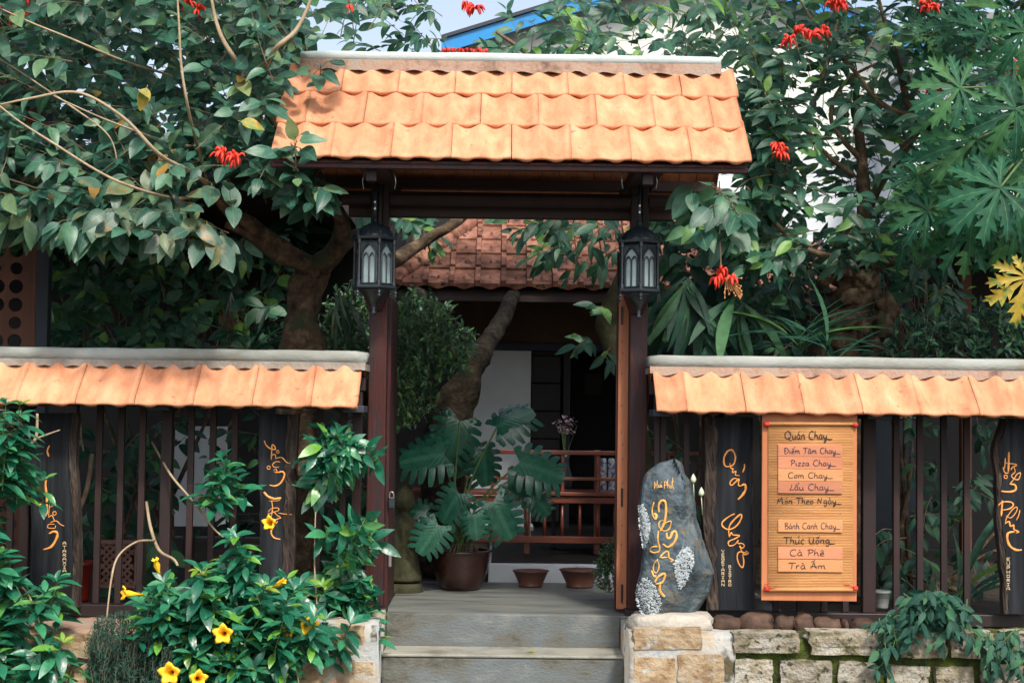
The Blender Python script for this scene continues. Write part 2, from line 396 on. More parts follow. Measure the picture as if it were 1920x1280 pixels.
M['leafG'] = leafmat('ground vine leaf', [(0.0, (0.008, 0.050, 0.036)), (0.7, (0.018, 0.080, 0.055)), (0.97, (0.04, 0.13, 0.06))], rough=0.6, rib=(0.04, 0.12, 0.07), trans=0.2, spec=.3)
M['leafF'] = leafmat('small shrub leaf', [(0.0, (0.012, 0.05, 0.026)), (0.6, (0.028, 0.10, 0.045)), (0.93, (0.09, 0.22, 0.05))], rough=0.3, trans=0.2, ribf=0.2)

# ------------------------------------------------------------------ leaf templates and foliage
def prof_ovate(t): return math.sin(math.pi * min(1, t) ** 0.82) ** 0.72 * (1 - 0.22 * t ** 3) if 0 < t < 1 else 0.0
def prof_lance(t): return math.sin(math.pi * t ** 1.15) ** 0.9 if 0 < t < 1 else 0.0

def leaf_tpl(W=0.55, rows=6, fold=0.25, droop=0.25, pet=0.14, prof=prof_ovate, side=0.0):
    v = []; f = []; uv = []
    ts = [0.0] + [(i / (rows - 1)) for i in range(1, rows - 1)] + [1.0]
    if pet:
        v += [(-0.012, -pet, 0.02), (0.012, -pet, 0.02)]; uv += [(0.5, 0), (0.5, 0)]
    base = len(v)
    for t in ts:
        w = W / 2 * prof(t)
        z = -droop * t * t
        x = side * math.sin(t * 2.2)
        if t == 0: w = 0.014
        if t == 1: w = 0.003
        v += [(x - w, t, z + fold * w), (x, t, z), (x + w, t, z + fold * w)]
        uv += [(0, t), (0.5, t), (1, t)]
    for i in range(len(ts) - 1):
        a = base + i * 3
        f += [(a, a + 1, a + 4, a + 3), (a + 1, a + 2, a + 5, a + 4)]
    if pet: f.append((0, 1, base + 2, base))
    return np.array(v, float), f, np.array(uv, float)

T_OV = [leaf_tpl(0.56, 8, 0.25, 0.25), leaf_tpl(0.50, 8, 0.4, 0.45, side=0.06), leaf_tpl(0.62, 8, 0.12, 0.12, side=-0.05), leaf_tpl(0.53, 8, 0.3, 0.05)]
T_NR = [leaf_tpl(0.42, 7, 0.3, 0.3), leaf_tpl(0.38, 7, 0.2, 0.5, side=0.08), leaf_tpl(0.46, 7, 0.35, 0.1, side=-0.06)]
T_LN = [leaf_tpl(0.38, 7, 0.3, 0.35, 0.04, prof_lance), leaf_tpl(0.42, 7, 0.25, 0.6, 0.04, prof_lance), leaf_tpl(0.36, 7, 0.45, 0.15, 0.04, prof_lance)]
T_SM = [leaf_tpl(0.45, 4, 0.3, 0.2, 0.0), leaf_tpl(0.4, 4, 0.3, 0.4, 0.0)]
T_ST = [leaf_tpl(0.09, 8, 0.4, 0.7, 0, prof_lance), leaf_tpl(0.07, 8, 0.3, 0.45, 0, prof_lance, side=0.1)]

def frame(d, n):
    d = Vector(d).normalized()
    n = Vector(n)
    n = n - d * n.dot(d)
    if n.length < 1e-4: n = d.orthogonal()
    n.normalize()
    x = d.cross(n)
    return Matrix((x, d, n)).transposed()     # columns x, d, n

def tpl_mesh(name, t, mat, smooth=True):
    me = bpy.data.meshes.new(name)
    me.from_pydata([tuple(p) for p in t[0]], [], t[1])
    u = me.uv_layers.new(name='UVMap')
    li = np.empty(len(me.loops), dtype=np.int32); me.loops.foreach_get('vertex_index', li)
    u.data.foreach_set('uv', t[2][li].ravel())
    me.polygons.foreach_set('use_smooth', [smooth] * len(me.polygons))
    me.materials.append(mat); me.update()
    return me

def bulk(name, tpls, xf, mat, parent, kind='stuff'):
    """xf: list of (pos, 3x3, scale, template index) joined into one mesh"""
    if not xf: return None
    VV = []; UV = []; loops = []; starts = []; totals = []
    off = 0; ls = 0
    for ti, t in enumerate(tpls):
        sel = [x for x in xf if x[3] == ti]
        if not sel: continue
        Rm = np.array([[list(r) for r in x[1]] for x in sel])      # k,3,3
        S = np.array([x[2] for x in sel])[:, None, None]
        T = np.array([list(x[0]) for x in sel])[:, None, :]
        v = t[0]
        out = np.einsum('kij,nj->kni', Rm, v) * S + T
        k, n = out.shape[0], out.shape[1]
        VV.append(out.reshape(-1, 3))
        fl = np.array([i for f in t[1] for i in f]); tot = np.array([len(f) for f in t[1]])
        loops.append((fl[None, :] + (np.arange(k) * n)[:, None] + off).ravel())
        UV.append(np.tile(t[2][fl], (k, 1)))
        totals.append(np.tile(tot, k))
        off += k * n
    V = np.concatenate(VV); Lp = np.concatenate(loops); Tt = np.concatenate(totals); U = np.concatenate(UV)
    me = bpy.data.meshes.new(name)
    me.vertices.add(len(V)); me.vertices.foreach_set('co', V.ravel())
    me.loops.add(len(Lp)); me.loops.foreach_set('vertex_index', Lp.astype(np.int32))
    me.polygons.add(len(Tt))
    me.polygons.foreach_set('loop_start', np.concatenate([[0], np.cumsum(Tt)[:-1]]).astype(np.int32))
    me.polygons.foreach_set('use_smooth', np.ones(len(Tt), bool))
    u = me.uv_layers.new(name='UVMap'); u.data.foreach_set('uv', U.ravel())
    me.materials.append(mat)
    me.update(calc_edges=True); me.validate()
    o = link(name, me, None, parent)
    if kind: o['kind'] = kind
    return o

def leaves(name, tpls, xf, mat, parent, limit=300):
    """the nearest leaves one object each, the rest one joined part"""
    xf = sorted(xf, key=lambda x: (Vector(x[0]) - CAMLOC).length - x[2] * 3)
    mes = [tpl_mesh(name, t, mat) for t in tpls]
    for pos, rm, s, ti in xf[:limit]:
        o = bpy.data.objects.new(name, mes[ti])
        COL.objects.link(o)
        attach(o, parent)
        o.matrix_basis = Matrix.Translation(pos) @ (rm.to_4x4() @ Matrix.Scale(s, 4))
    return bulk('foliage', tpls, xf[limit:], mat, parent)

def inpoly(x, y, poly):
    c = False; j = len(poly) - 1
    for i in range(len(poly)):
        xi, yi = poly[i]; xj, yj = poly[j]
        if (yi > y) != (yj > y) and x < (xj - xi) * (y - yi) / (yj - yi) + xi: c = not c
        j = i
    return c

def sample_poly(rng, poly):
    xs = [p[0] for p in poly]; ys = [p[1] for p in poly]
    while True:
        x = rng.uniform(min(xs), max(xs)); y = rng.uniform(min(ys), max(ys))
        if inpoly(x, y, poly): return x, y

def rv(rng, s=1.0): return Vector((rng.gauss(0, s), rng.gauss(0, s), rng.gauss(0, s)))

def twig_crown(rng, poly, n, Y0, Y1, size, ntp, root, xf, mb, tl=0.3, down=0.35, nl=(5, 9), spread=0.5, facing=(0.15, -0.75, 0.65), ypow=1.0, hole=None, twr=0.0028):
    for _ in range(n):
        px, py = sample_poly(rng, poly)
        if hole and hole(px, py, rng): continue
        Y = Y0 + (Y1 - Y0) * rng.random() ** ypow
        c = P(px, py, Y)
        t = (c - root).normalized() + rv(rng, spread) + Vector((0, -0.25, 0.0))
        t.normalize()
        L = tl * rng.uniform(0.7, 1.3)
        a = c - t * L * 0.5
        b = c + t * L * 0.5 + Vector((0, 0, -0.12 * L))
        pts = smooth_path([a, c + rv(rng, 0.012), b], 3)
        if mb is not None: mb.tube(pts, lerp_list([twr * 1.3, twr * 0.5], len(pts)), 4, cap=False)
        k = rng.randint(*nl)
        sgn = 1
        for i in range(k):
            u = (i + 0.7) / k
            q = pts[min(len(pts) - 1, int(u * (len(pts) - 1) + 0.5))]
            side = t.cross(Vector((0, -0.5, 0.85))).normalized() * sgn
            sgn = -sgn
            d = t * (0.55 if i < k - 1 else 1.2) + side * rng.uniform(0.5, 1.1) + Vector((0, -0.1, -down)) + rv(rng, 0.22)
            if i == k - 1: d -= side * 0.7
            nn = Vector(facing) + rv(rng, 0.38)
            s = size * rng.uniform(0.65, 1.25) * (0.8 if i == k - 1 else 1)
            d.normalize()
            xf.append((q + d * s * 0.14, frame(d, nn), s, rng.randrange(ntp)))

# ================================================================== SETTING
rng = random.Random(7)
def sheet(name, x0, x1, y0, y1, z, mat):
    return tag(MB().add([(x0,y0,z),(x1,y0,z),(x1,y1,z),(x0,y1,z)], [(0,1,2,3)]).build(name, mat), kind='structure')

GZ = -0.68
sheet('ground', -150, 150, -60, 240, GZ, M['ground'])
YT = 1.66
# garden bed behind the stone walls, a solid block with its top just under the patio
XW0 = P(1163, 1150, -0.1).x                      # right side of the steps
XS0 = P(724, 1150, -0.1).x                       # left side of the steps
tag(box('garden_soil', -5.0, XS0 - 0.02, -0.12, 9.5, GZ, -0.02, M['soil']), kind='structure')
tag(box('garden_soil', XS0 - .019, P(915, 1080, YT).x - .001, 1.621, 9.5, GZ, -0.012, M['soil']), kind='structure')
tag(box('garden_soil', 1.6, 6.0, -0.12, 9.5, GZ, -0.02, M['soil']), kind='structure')
tag(box('patio', XS0 - 0.02 + 0.001, 1.599, -0.085, 1.62, GZ, 0.0, M['patio'], bevel=0.008), kind='structure')
box('step', XS0, XW0, -0.385, -0.086, GZ, -0.185, M['concrete'], bevel=0.012)['kind'] = 'structure'
box('step', XS0 , XW0, -0.685, -0.386, GZ, -0.37, M['concrete'], bevel=0.012)['kind'] = 'structure'
box('step', XS0 , XW0, -0.985, -0.686, GZ, -0.55, M['concrete'], bevel=0.012)['kind'] = 'structure'
M['tread'] = nmat('sunlit tread', [(0.13, 0.12, 0.09), (0.24, 0.24, 0.21), (0.30, 0.29, 0.24)], scale=5, rough=0.85, bump=0.003, bscale=60, detail=9)  # paler slabs over the steps: sunlight on the treads put into the colour
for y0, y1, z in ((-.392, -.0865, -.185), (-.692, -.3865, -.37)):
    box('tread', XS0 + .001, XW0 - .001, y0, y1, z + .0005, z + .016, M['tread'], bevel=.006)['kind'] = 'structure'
# risers of stained concrete: the patio's own front
box('patio_edge', XS0, XW0, -0.10, -0.0855, GZ, 0.004, M['concrete'], bevel=0.006)['kind'] = 'structure'

# ---- house terrace behind the patio
YT = 1.66
ZT = PZ(1056, YT)
terr = tag(MB().box(P(915, 1080, YT).x, 1.5, YT, 6.6, GZ, ZT).build('terrace', M['white'], bevel=0.01), kind='structure')
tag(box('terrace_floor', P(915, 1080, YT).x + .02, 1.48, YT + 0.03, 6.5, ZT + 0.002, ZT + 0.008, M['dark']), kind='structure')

# ================================================================== HOUSE
YE = 3.9                                           # eave of the old tiled roof
ze = PZ(537, YE)
RA = R(31)
YW = 5.0                                           # front wall of the house
house = empty('house', (1.0, YW, ZT), 'low house with weathered red brown tiled roof behind the gate', 'house')
xh0 = P(744, 530, YE).x; xh1 = P(1610, 530, YE).x
gauge = 0.285; nrow = 7; run = gauge * math.cos(RA); rise = gauge * math.sin(RA)
XWH0 = P(893, 750, YW).x; XWH1 = P(995, 750, YW).x
zb = PZ(655, YW)
box('wall', P(884, 750, YW).x, XWH1, YW, YW + 0.12, ZT, PZ(647, YW), M['white'], house)
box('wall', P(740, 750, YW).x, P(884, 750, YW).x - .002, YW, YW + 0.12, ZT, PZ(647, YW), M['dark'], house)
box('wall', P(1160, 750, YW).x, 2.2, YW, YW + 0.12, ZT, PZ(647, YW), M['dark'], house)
box('lintel', P(770, 650, YW).x, 2.2, YW - 0.03, YW + 0.10, PZ(657, YW), PZ(643, YW) + 0.003, M['navy'], house)
box('upper_wall', P(770, 650, YW).x, 2.2, YW + 0.01, YW + 0.13, PZ(643, YW) + 0.003, ze + 0.55, M['brownwall'], house)
for i in range(7):
    z0 = ZT + 0.05 + i * 0.24
    box('door_board', XWH1 + 0.01, XWH1 + 0.26, YW + 0.05, YW + 0.075, z0, z0 + 0.232, M['dark'], house)
box('door_jamb', XWH1 + 0.28, XWH1 + 0.34, YW + 0.02, YW + 0.10, ZT, zb, M['dark'], house)
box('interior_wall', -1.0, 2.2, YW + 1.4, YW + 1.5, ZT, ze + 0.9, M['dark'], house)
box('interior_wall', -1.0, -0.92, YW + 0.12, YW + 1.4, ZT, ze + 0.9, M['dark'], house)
box('picture_frame', P(1095, 700, YW + 1.3).x, P(1130, 700, YW + 1.3).x, YW + 1.33, YW + 1.37, PZ(735, YW), PZ(690, YW), M['rail'], house)
# roof deck under the tiles
def hip(j, side):
    """x at slope row position j (in rows) on the hip line"""
    d = j * run
    return (xh0 + d * 0.62 - 0.05) if side < 0 else (xh1 - d * 0.62 + 0.05)
zr = ze + nrow * rise
yr = YE + nrow * run
deck = MB()
dz = -0.03
A = [(xh0, YE + 0.02, ze + dz), (xh1, YE + 0.02, ze + dz), (hip(nrow, 1), yr, zr + dz), (hip(nrow, -1), yr, zr + dz)]
Bk = [(hip(nrow, -1), yr, zr + dz), (hip(nrow, 1), yr, zr + dz), (xh1, yr + nrow * run, ze + dz), (xh0, yr + nrow * run, ze + dz)]
deck.add(A, [(0, 1, 2, 3)]); deck.add(Bk, [(0, 1, 2, 3)])
deck.add([A[0], A[3], Bk[3]], [(0, 1, 2)]); deck.add([A[1], Bk[2], A[2]], [(0, 1, 2)])
o = deck.build('roof_deck', M['beam'], house)
sm = o.modifiers.new('solid', 'SOLIDIFY'); sm.thickness = 0.03; sm.offset = -1
box('fascia', xh0, xh1, YE + 0.03, YE + 0.06, ze - 0.12, ze - 0.035, M['beam'], house)
for k in range(10):
    x = xh0 + 0.15 + k * (xh1 - xh0 - 0.3) / 9
    MB().add([(x, YE + .08, ze - .06), (x + .06, YE + .08, ze - .06), (x + .06, YW, ze - .06 + (YW - YE) * .6), (x, YW, ze - .06 + (YW - YE) * .6),
              (x, YE + .08, ze - .14), (x + .06, YE + .08, ze - .14), (x + .06, YW, ze - .14 + (YW - YE) * .6), (x, YW, ze - .14 + (YW - YE) * .6)],
             [(0, 1, 2, 3), (7, 6, 5, 4), (0, 4, 5, 1), (1, 5, 6, 2), (2, 6, 7, 3), (3, 7, 4, 0)]).build('rafter', M['beam'], house)
def old_tile_mesh():
    W, Ln = 0.205, 0.36
    mb = MB()
    # plate with a scalloped drip lip
    xs = [0.045, 0.07, 0.095, 0.125, 0.155, 0.18, 0.205]
    lip = [-.022, -.028, -.040, -.048, -.040, -.028, -.022]
    n = len(xs)
    vs = [(x, 0, 0.004) for x in xs] + [(x, Ln, 0.0) for x in xs] + [(x, -0.004, l) for x, l in zip(xs, lip)]
    fs = [(i, i + 1, n + i + 1, n + i) for i in range(n - 1)] + [(2 * n + i, 2 * n + i + 1, i + 1, i) for i in range(n - 1)]
    mb.add(vs, fs)
    # raised roll at the side joint
    mb.add([(0, -.004, -.02), (.004, 0, .030), (.043, 0, .030), (.047, -.004, -.02), (.004, Ln, .026), (.043, Ln, .026), (0, Ln, -.01), (.047, Ln, -.01)],
           [(0, 3, 2, 1), (1, 2, 5, 4), (0, 1, 4, 6), (2, 3, 7, 5)])
    # pointed boss
    cx, cy = 0.125, 0.13
    mb.add([(cx - .016, cy - .03, .003), (cx + .016, cy - .03, .003), (cx, cy + .055, .003), (cx, cy - .024, .030), (cx, cy - 0.045, .004)], [(0, 4, 3), (4, 1, 3), (1, 2, 3), (2, 0, 3)])
    return mb.mesh('old_tile')
otm = old_tile_mesh(); otm.materials.append(M['oldtile'])
def slope_frame(ang, back=False):
    if back: return Matrix(((-1, 0, 0), (0, -math.cos(ang), math.sin(ang)), (0, math.sin(ang), math.cos(ang)))).transposed()
    return Matrix(((1, 0, 0), (0, math.cos(ang), math.sin(ang)), (0, -math.sin(ang), math.cos(ang)))).transposed()
def place(name, me, pos, rot, parent, scale=1.0, ax=0):
    o = bpy.data.objects.new(name, me); COL.objects.link(o); attach(o, parent)
    o.matrix_basis = Matrix.Translation(pos) @ rot.to_4x4() @ Matrix.Rotation(ax, 4, 'X') @ Matrix.Diagonal((scale, 1, 1, 1))
    return o
for j in range(nrow):
    x = xh0 + math.ceil((hip(j, -1) - xh0 - .06) / .2065) * .2065
    off = 0
    while x < hip(j, 1) - 0.12:
        place('tile', otm, (x + rng.uniform(-.003, .003), YE + j * run + rng.uniform(-.003, .003) - 0.03, ze + j * rise + 0.016 + rng.uniform(0, .003)),
              slope_frame(RA), house, 1, R(-3.2))
        x += 0.2065
for sd_ in (-1, 1):
    for j in range(12):
        t0 = j * nrow / 12; t1 = (j + 1.25) * nrow / 12
        a = Vector((hip(t0, sd_), YE + t0 * run, ze + t0 * rise + 0.03)); b = Vector((hip(t1, sd_), YE + t1 * run, ze + t1 * rise + 0.02))
        MB().tube([a, b], [0.075, 0.06], 8).build('hip_tile', M['oldtile'], house, smooth=True)
n_r = int((hip(nrow, 1) - hip(nrow, -1)) / 0.3)
for j in range(n_r):
    x = hip(nrow, -1) + j * 0.3
    MB().tube([(x, yr, zr + .03), (x + .34, yr, zr + .02)], [0.085, 0.07], 8).build('ridge_tile', M['oldtile'], house, smooth=True)

# ================================================================== WHITE HOUSE FAR BEHIND, BLUE ROOF EDGE
YB = 11.0
bh = empty('house', (P(1400, 640, YB).x, YB, GZ), 'pale clapboard house with blue roof edge rising behind the trees', 'house')
xb0 = P(850, 100, YB).x; xb1 = P(1682, 100, YB).x
pk = P(1330, -70, YB)
zeL = PZ(88, YB, 850); zeR = PZ(72, YB, 1690)
nb = 0
z = GZ
while z < pk.z:
    z1 = z + 0.24
    # width of the gable at this height
    def clipx(zz):
        l = xb0 if zz < zeL else xb0 + (zz - zeL) / (pk.z - zeL) * (pk.x - xb0)
        r = xb1 if zz < zeR else xb1 + (zz - zeR) / (pk.z - zeR) * (pk.x - xb1)
        return l, r
    l0, r0 = clipx(z); l1, r1 = clipx(min(z1, pk.z))
    zz = min(z1, pk.z)
    if z > 0.5 and r0 - l0 > 0.2:
        MB().add([(l0, YB - .004, z), (r0, YB - .004, z), (r1, YB, zz), (l1, YB, zz), (l0, YB + .05, z), (r0, YB + .05, z), (r1, YB + .05, zz), (l1, YB + .05, zz)],
                 [(0, 1, 2, 3), (0, 4, 5, 1), (1, 5, 6, 2), (3, 7, 4, 0), (2, 6, 7, 3)]).build('clapboard', M['clap'] if z > 4.2 else M['white'], bh)
    z = z1
box('wall', xb0, xb1, YB + 0.051, YB + 6, GZ, min(zeL, zeR) - .02, M['white'], bh)
def slopebox(name, a, b, w, t, y0, y1, mat, parent):
    """a sloping board from a to b in the xz plane, t thick, hanging w below the line"""
    MB().add([(a.x, y0, a.z), (b.x, y0, b.z), (b.x, y0, b.z - w), (a.x, y0, a.z - w), (a.x, y1, a.z), (b.x, y1, b.z), (b.x, y1, b.z - w), (a.x, y1, a.z - w)],
             [(0, 3, 2, 1), (4, 5, 6, 7), (0, 1, 5, 4), (3, 7, 6, 2), (0, 4, 7, 3), (1, 2, 6, 5)]).build(name, mat, parent)
eL = P(828, 76, YB - .3); eR = P(1760, 90, YB - .3); pk2 = P(1330, -78, YB - .3)
slopebox('fascia', eL, pk2, 0.17, .03, YB - .34, YB - .30, M['blue'], bh)
slopebox('fascia', pk2, eR, 0.17, .03, YB - .34, YB - .30, M['blue'], bh)
up = Vector((0, 0, .05))
slopebox('roof', eL + up, pk2 + up, 0.045, .03, YB - .38, YB + 6, M['bluepost'], bh)
slopebox('roof', pk2 + up, eR + up, 0.045, .03, YB - .38, YB + 6, M['bluepost'], bh)
box('chimney', P(1850, 50, YB).x, P(1880, 50, YB).x, YB, YB + .2, 4, PZ(10, YB), M['grey'], bh)
wb = empty('shed', (P(1800, 400, 9.5).x, 9.5, GZ), 'white walled shed with a terracotta edge behind the papaya leaves', 'shed')
box('wall', P(1700, 100, 9.5).x, P(2100, 100, 9.5).x, 9.5, 11, GZ, PZ(135, 9.5), M['white'], wb)
box('roof', P(1690, 100, 9.4).x, P(2100, 100, 9.4).x, 9.3, 11.2, PZ(135, 9.5), PZ(128, 9.5), M['grey'], wb)

# ================================================================== DARK PAVILIONS LEFT (ADDED TO DARKEN) AND RIGHT
pl = empty('pavilion', (-2.4, 3.2, 0), 'dark timber pavilion behind the left fence, wall and roof added for darkness', 'pavilion')
box('back_wall', -5.0, -0.95, 5.2, 5.3, 0, 3.1, M['dark'], pl)  # wall put in to keep the garden background dark
box('roof', -5.0, -1.15, 1.0, 5.4, 2.55, 2.64, M['beam'], pl)  # added roof, pulled forward unseen behind the crown to cast shade
box('post', P(352, 560, 3.0).x, P(372, 560, 3.0).x, 3.0, 3.08, 0, 2.62, M['beam'], pl)
box('post', P(130, 560, 3.0).x, P(150, 560, 3.0).x, 3.0, 3.08, 0, 2.62, M['beam'], pl)
box('white_screen', P(322, 870, 2.8).x, P(424, 870, 2.8).x, 2.8, 2.84, 0.25, PZ(806, 2.8), M['white'], pl)
pr = empty('pavilion', (3.2, 3.4, 0), 'dark open timber shelter behind the fence at the right', 'pavilion')
box('back_wall', 1.9, 5.6, 4.8, 4.9, 0, PZ(462, 3.4) - .004, M['dark'], pr)
box('roof', P(1690, 460, 3.4).x, 5.6, 1.8, 5.0, PZ(462, 3.4), PZ(448, 3.4), M['beam'], pr)
for px in (1790, 1811): pass
box('post', P(1803, 560, 3.3).x, P(1822, 560, 3.3).x, 3.3, 3.38, 0, PZ(462, 3.4), M['lattice'], pr)
box('post', P(1700, 560, 3.3).x, P(1712, 560, 3.3).x, 3.3, 3.36, 0, PZ(462, 3.4), M['beam'], pr)
ps = empty('garden_wall', (P(1670, 900, 1.9).x, 1.9, 0), 'slate blue rendered wall piece seen between the right fence bars', 'wall')
box('wall_slab', P(1640, 900, 1.9).x, P(1722, 900, 1.9).x, 1.9, 2.0, -0.02, PZ(775, 1.9), M['bluepost'], ps)
box('wall_coping', P(1636, 900, 1.9).x, P(1726, 900, 1.9).x, 1.88, 2.02, PZ(775, 1.9), PZ(770, 1.9), M['cement'], ps)

# fretwork screen at far left with its blue post
YL = 0.9
fs_ = empty('fretwork_screen', (P(30, 640, YL).x, YL, 0), 'brown timber screen pierced with round holes at the left edge', 'screen')
def fretwork():
    bm = bmesh.new()
    x0 = P(-120, 560, YL).x; x1 = P(62, 560, YL).x; z0 = 0.0; z1 = PZ(190, YL)
    cw = 0.110
    # grid cells each with a round hole: ring of quads between the square and the circle
    nx = int((x1 - x0 - 0.05) / cw); nz = int((z1 - z0) / cw)
    def V(x, z): return bm.verts.new((x, YL, z))
    for i in range(nx):
        for j in range(nz):
            cx = x1 - 0.05 - (i + .5) * cw; cz = z0 + (j + .5) * cw
            r = 0.043 if (i % 2 == 0 or j % 2 == 0) else 0.043
            if (j % 3 == 2): r = 0.02 if i % 2 else 0.038
            n = 16
            outer = []; inner = []
            for k in range(n):
                a = 2 * math.pi * k / n
                c, s = math.cos(a), math.sin(a)
                m = cw / 2 / max(abs(c), abs(s))
                outer.append(V(cx + c * m, cz + s * m)); inner.append(V(cx + c * r, cz + s * r))
            for k in range(n):
                bm.faces.new((outer[k], outer[(k + 1) % n], inner[(k + 1) % n], inner[k]))
    q = [V(x1 - .05, z0), V(x1, z0), V(x1, z1), V(x1 - .05, z1)]
    bm.faces.new(q)
    bmesh.ops.remove_doubles(bm, verts=bm.verts, dist=0.0005)
    me = bpy.data.meshes.new('fretwork'); bm.to_mesh(me); bm.free()
    return me
o = link('fretwork_panel', fretwork(), M['lattice'], fs_)
s_ = o.modifiers.new('s', 'SOLIDIFY'); s_.thickness = 0.02
box('frame', P(62, 560, YL).x, P(69, 560, YL).x, YL - .015, YL + .03, 0, PZ(190, YL), M['lattice'], fs_)
box('post', P(69, 560, YL).x + .001, P(92, 560, YL).x, YL - .02, YL + .06, 0, PZ(190, YL), M['bluepost'], fs_)
box('roof_edge', P(-200, 200, YL).x, P(60, 200, YL).x, YL - .3, YL + .6, PZ(195, YL), PZ(180, YL), M['beam'], fs_)

# ================================================================== ORANGE TILES
def tile_mesh(u0=0.0, u1=1.0, Ln=0.40, n=17, name='tile'):
    W = 0.299
    mb = MB()
    us = [u0 + (u1 - u0) * i / (n - 1) for i in range(n)]
    h = [0.0155 * math.cos(4 * math.pi * u + 0.15) + 0.002 * math.cos(2 * math.pi * u) for u in us]
    if u0 == 0: h[0] -= 0.006
    if u1 == 1: h[-1] -= 0.006
    x = [(u - u0) * W for u in us]
    nn = n
    row0 = [(x[i], 0.005, .003 + .25 * h[i]) for i in range(n)]
    row1 = [(x[i], 0.045, h[i] + 0.002) for i in range(n)]
    row2 = [(x[i], Ln, h[i]) for i in range(n)]
    low = [(x[i], -0.001, -0.011 - 0.016 * max(0, -math.cos(4 * math.pi * us[i] + 0.15)) ** 0.7) for i in range(n)]
    mid = [(x[i], -0.003, -0.003 + .25 * h[i]) for i in range(n)]
    und = [(x[i], Ln, h[i] - 0.014) for i in range(n)]
    vs = low + mid + row0 + row1 + row2 + und
    fs = []
    for r in range(5):
        if r == 4:
            continue
        for i in range(n - 1):
            a = r * n + i
            fs.append((a, a + 1, a + n + 1, a + n))
    for i in range(n - 1):
        fs.append((i + 1, i, 5 * n + i, 5 * n + i + 1))
    for e in (0, n - 1):
        q = [r * n + e for r in range(6)]
        fs.append(tuple(q if e else q[::-1]))
    mb.add(vs, fs)
    me = mb.mesh(name, True)
    me.materials.append(M['tile'])
    me.validate()
    return me
TM = tile_mesh(); TL = tile_mesh(0.0, 0.5, n=8, name='half_tile'); TR = tile_mesh(0.5, 1.0, n=8, name='half_tile')
TP = 0.3008
TPG = 0.3055
TM3 = tile_mesh(Ln=0.29)

# ================================================================== GATE
YG = -0.06
gate = empty('gate', (0.05, 0, 0), 'dark timber gateway with an orange tiled saddle roof', 'gate')
ZB = PZ(363, YG)                              # beam top
for a, b in ((689, 723), (1180, 1213)):
    x0 = PX(a, YG); x1 = PX(b, YG)
    box('post', x0, x1, YG, YG + 0.115, 0.03, PZ(430, YG), M['post'], gate, bevel=0.006)
    box('post_shoe', x0 - .012, x1 + .02, YG - .01, YG + 0.13, -0.06, 0.03, M['rail'], gate)
    # upper half of the post is two narrow uprights with a slot between them
    w = (x1 - x0)
    z0 = PZ(430, YG) + .001; z1 = PZ(335, YG)
    box('upright', x0, x0 + w * .36, YG, YG + 0.115, z0, z1, M['bar'], gate)
    box('upright', x1 - w * .36, x1, YG, YG + 0.115, z0, z1, M['bar'], gate)
    box('post_core', x0 + w * .36 + .001, x1 - w * .36 - .001, YG + .03, YG + 0.11, z0, z1, M['rail'], gate)
    # cross arm carrying the purlins front to back
    xc = (x0 + x1) / 2
    box('cross_arm', xc - .07, xc + .075, -0.56, 0.56, PZ(353, YG) + .015, PZ(326, YG), M['beam'], gate)
    box('arm_end', xc - .035, xc + .02, -0.60, -0.561, PZ(345, -.56), PZ(322, -.56), M['bar'], gate)
xb0_, xb1_ = PX(640, YG, 370), PX(1278, YG, 370)
x_l0, x_l1, x_r0, x_r1 = PX(689, YG), PX(723, YG), PX(1180, YG), PX(1213, YG)
bz0, bz1 = PZ(386, YG), PZ(362, YG)
for a, b in ((xb0_, x_l0 - .002), (x_l1 + .002, x_r0 - .002), (x_r1 + .002, xb1_)):
    MB().tube([(a, YG + .03, (bz0 + bz1) / 2), (b, YG + .03, (bz0 + bz1) / 2)], 0.040, 12).build('beam', M['bar'], gate, smooth=False, bevel=0.002)
box('lintel', xb0_ + .03, xb1_ - .03, YG + .118, YG + .19, PZ(410, YG + .15), PZ(372, YG + .15), M['beam'], gate)
# roof frame
YRD = 0.0
YEV = -0.70
ALPHA = R(42)
zev = PZ(303, YEV)
zrd = zev + (YRD - YEV) * math.tan(ALPHA)
xr0 = PX(500, YEV, 300); xr1 = xr0 + 8.06 * TPG
for s in (-1, 1):
    nm = Vector((0, s * math.sin(ALPHA) * -1, math.cos(ALPHA)))
    # boarding under the tiles, in planks up the slope
    k = 0
    n_b = 24
    for k in range(n_b):
        a = xr0 + .03 + k * (xr1 - xr0 - .06) / n_b; b = a + (xr1 - xr0 - .06) / n_b - .004
        y0 = s * (abs(YEV) - .04); z0 = zev + .04 * math.tan(ALPHA) - .035
        y1 = s * 0.02; z1 = zrd - .02 * math.tan(ALPHA) - .035
        MB().add([(a, y0, z0), (b, y0, z0), (b, y1, z1), (a, y1, z1), (a, y0, z0 - .012), (b, y0, z0 - .012), (b, y1, z1 - .012), (a, y1, z1 - .012)],
                 [(0, 1, 2, 3), (7, 6, 5, 4), (0, 4, 5, 1), (1, 5, 6, 2), (2, 6, 7, 3), (3, 7, 4, 0)]).build('ceiling_board', M['leafwood'] if s > 0 else M['post'], gate)
    box('eave_board', xr0 + .015, xr1 - .015, *sorted((s * .615, s * .65)), zev - .036, zev + .01, M['post'], gate)
    box('purlin', xr0 + .03, xr1 - .03, *sorted((s * .50, s * .56)), zev + .03, zev + .09, M['beam'], gate)
box('ridge_beam', xr0 + .03, xr1 - .03, -.03, .03, zrd - .16, zrd - .07, M['beam'], gate)
box('king_post', x_l0 + .02, x_l1 - .02, -.03, .03, PZ(326, YG) + .002, zrd - .161, M['beam'], gate)
box('king_post', x_r0 + .02, x_r1 - .02, -.03, .03, PZ(326, YG) + .002, zrd - .161, M['beam'], gate)
G = 0.318
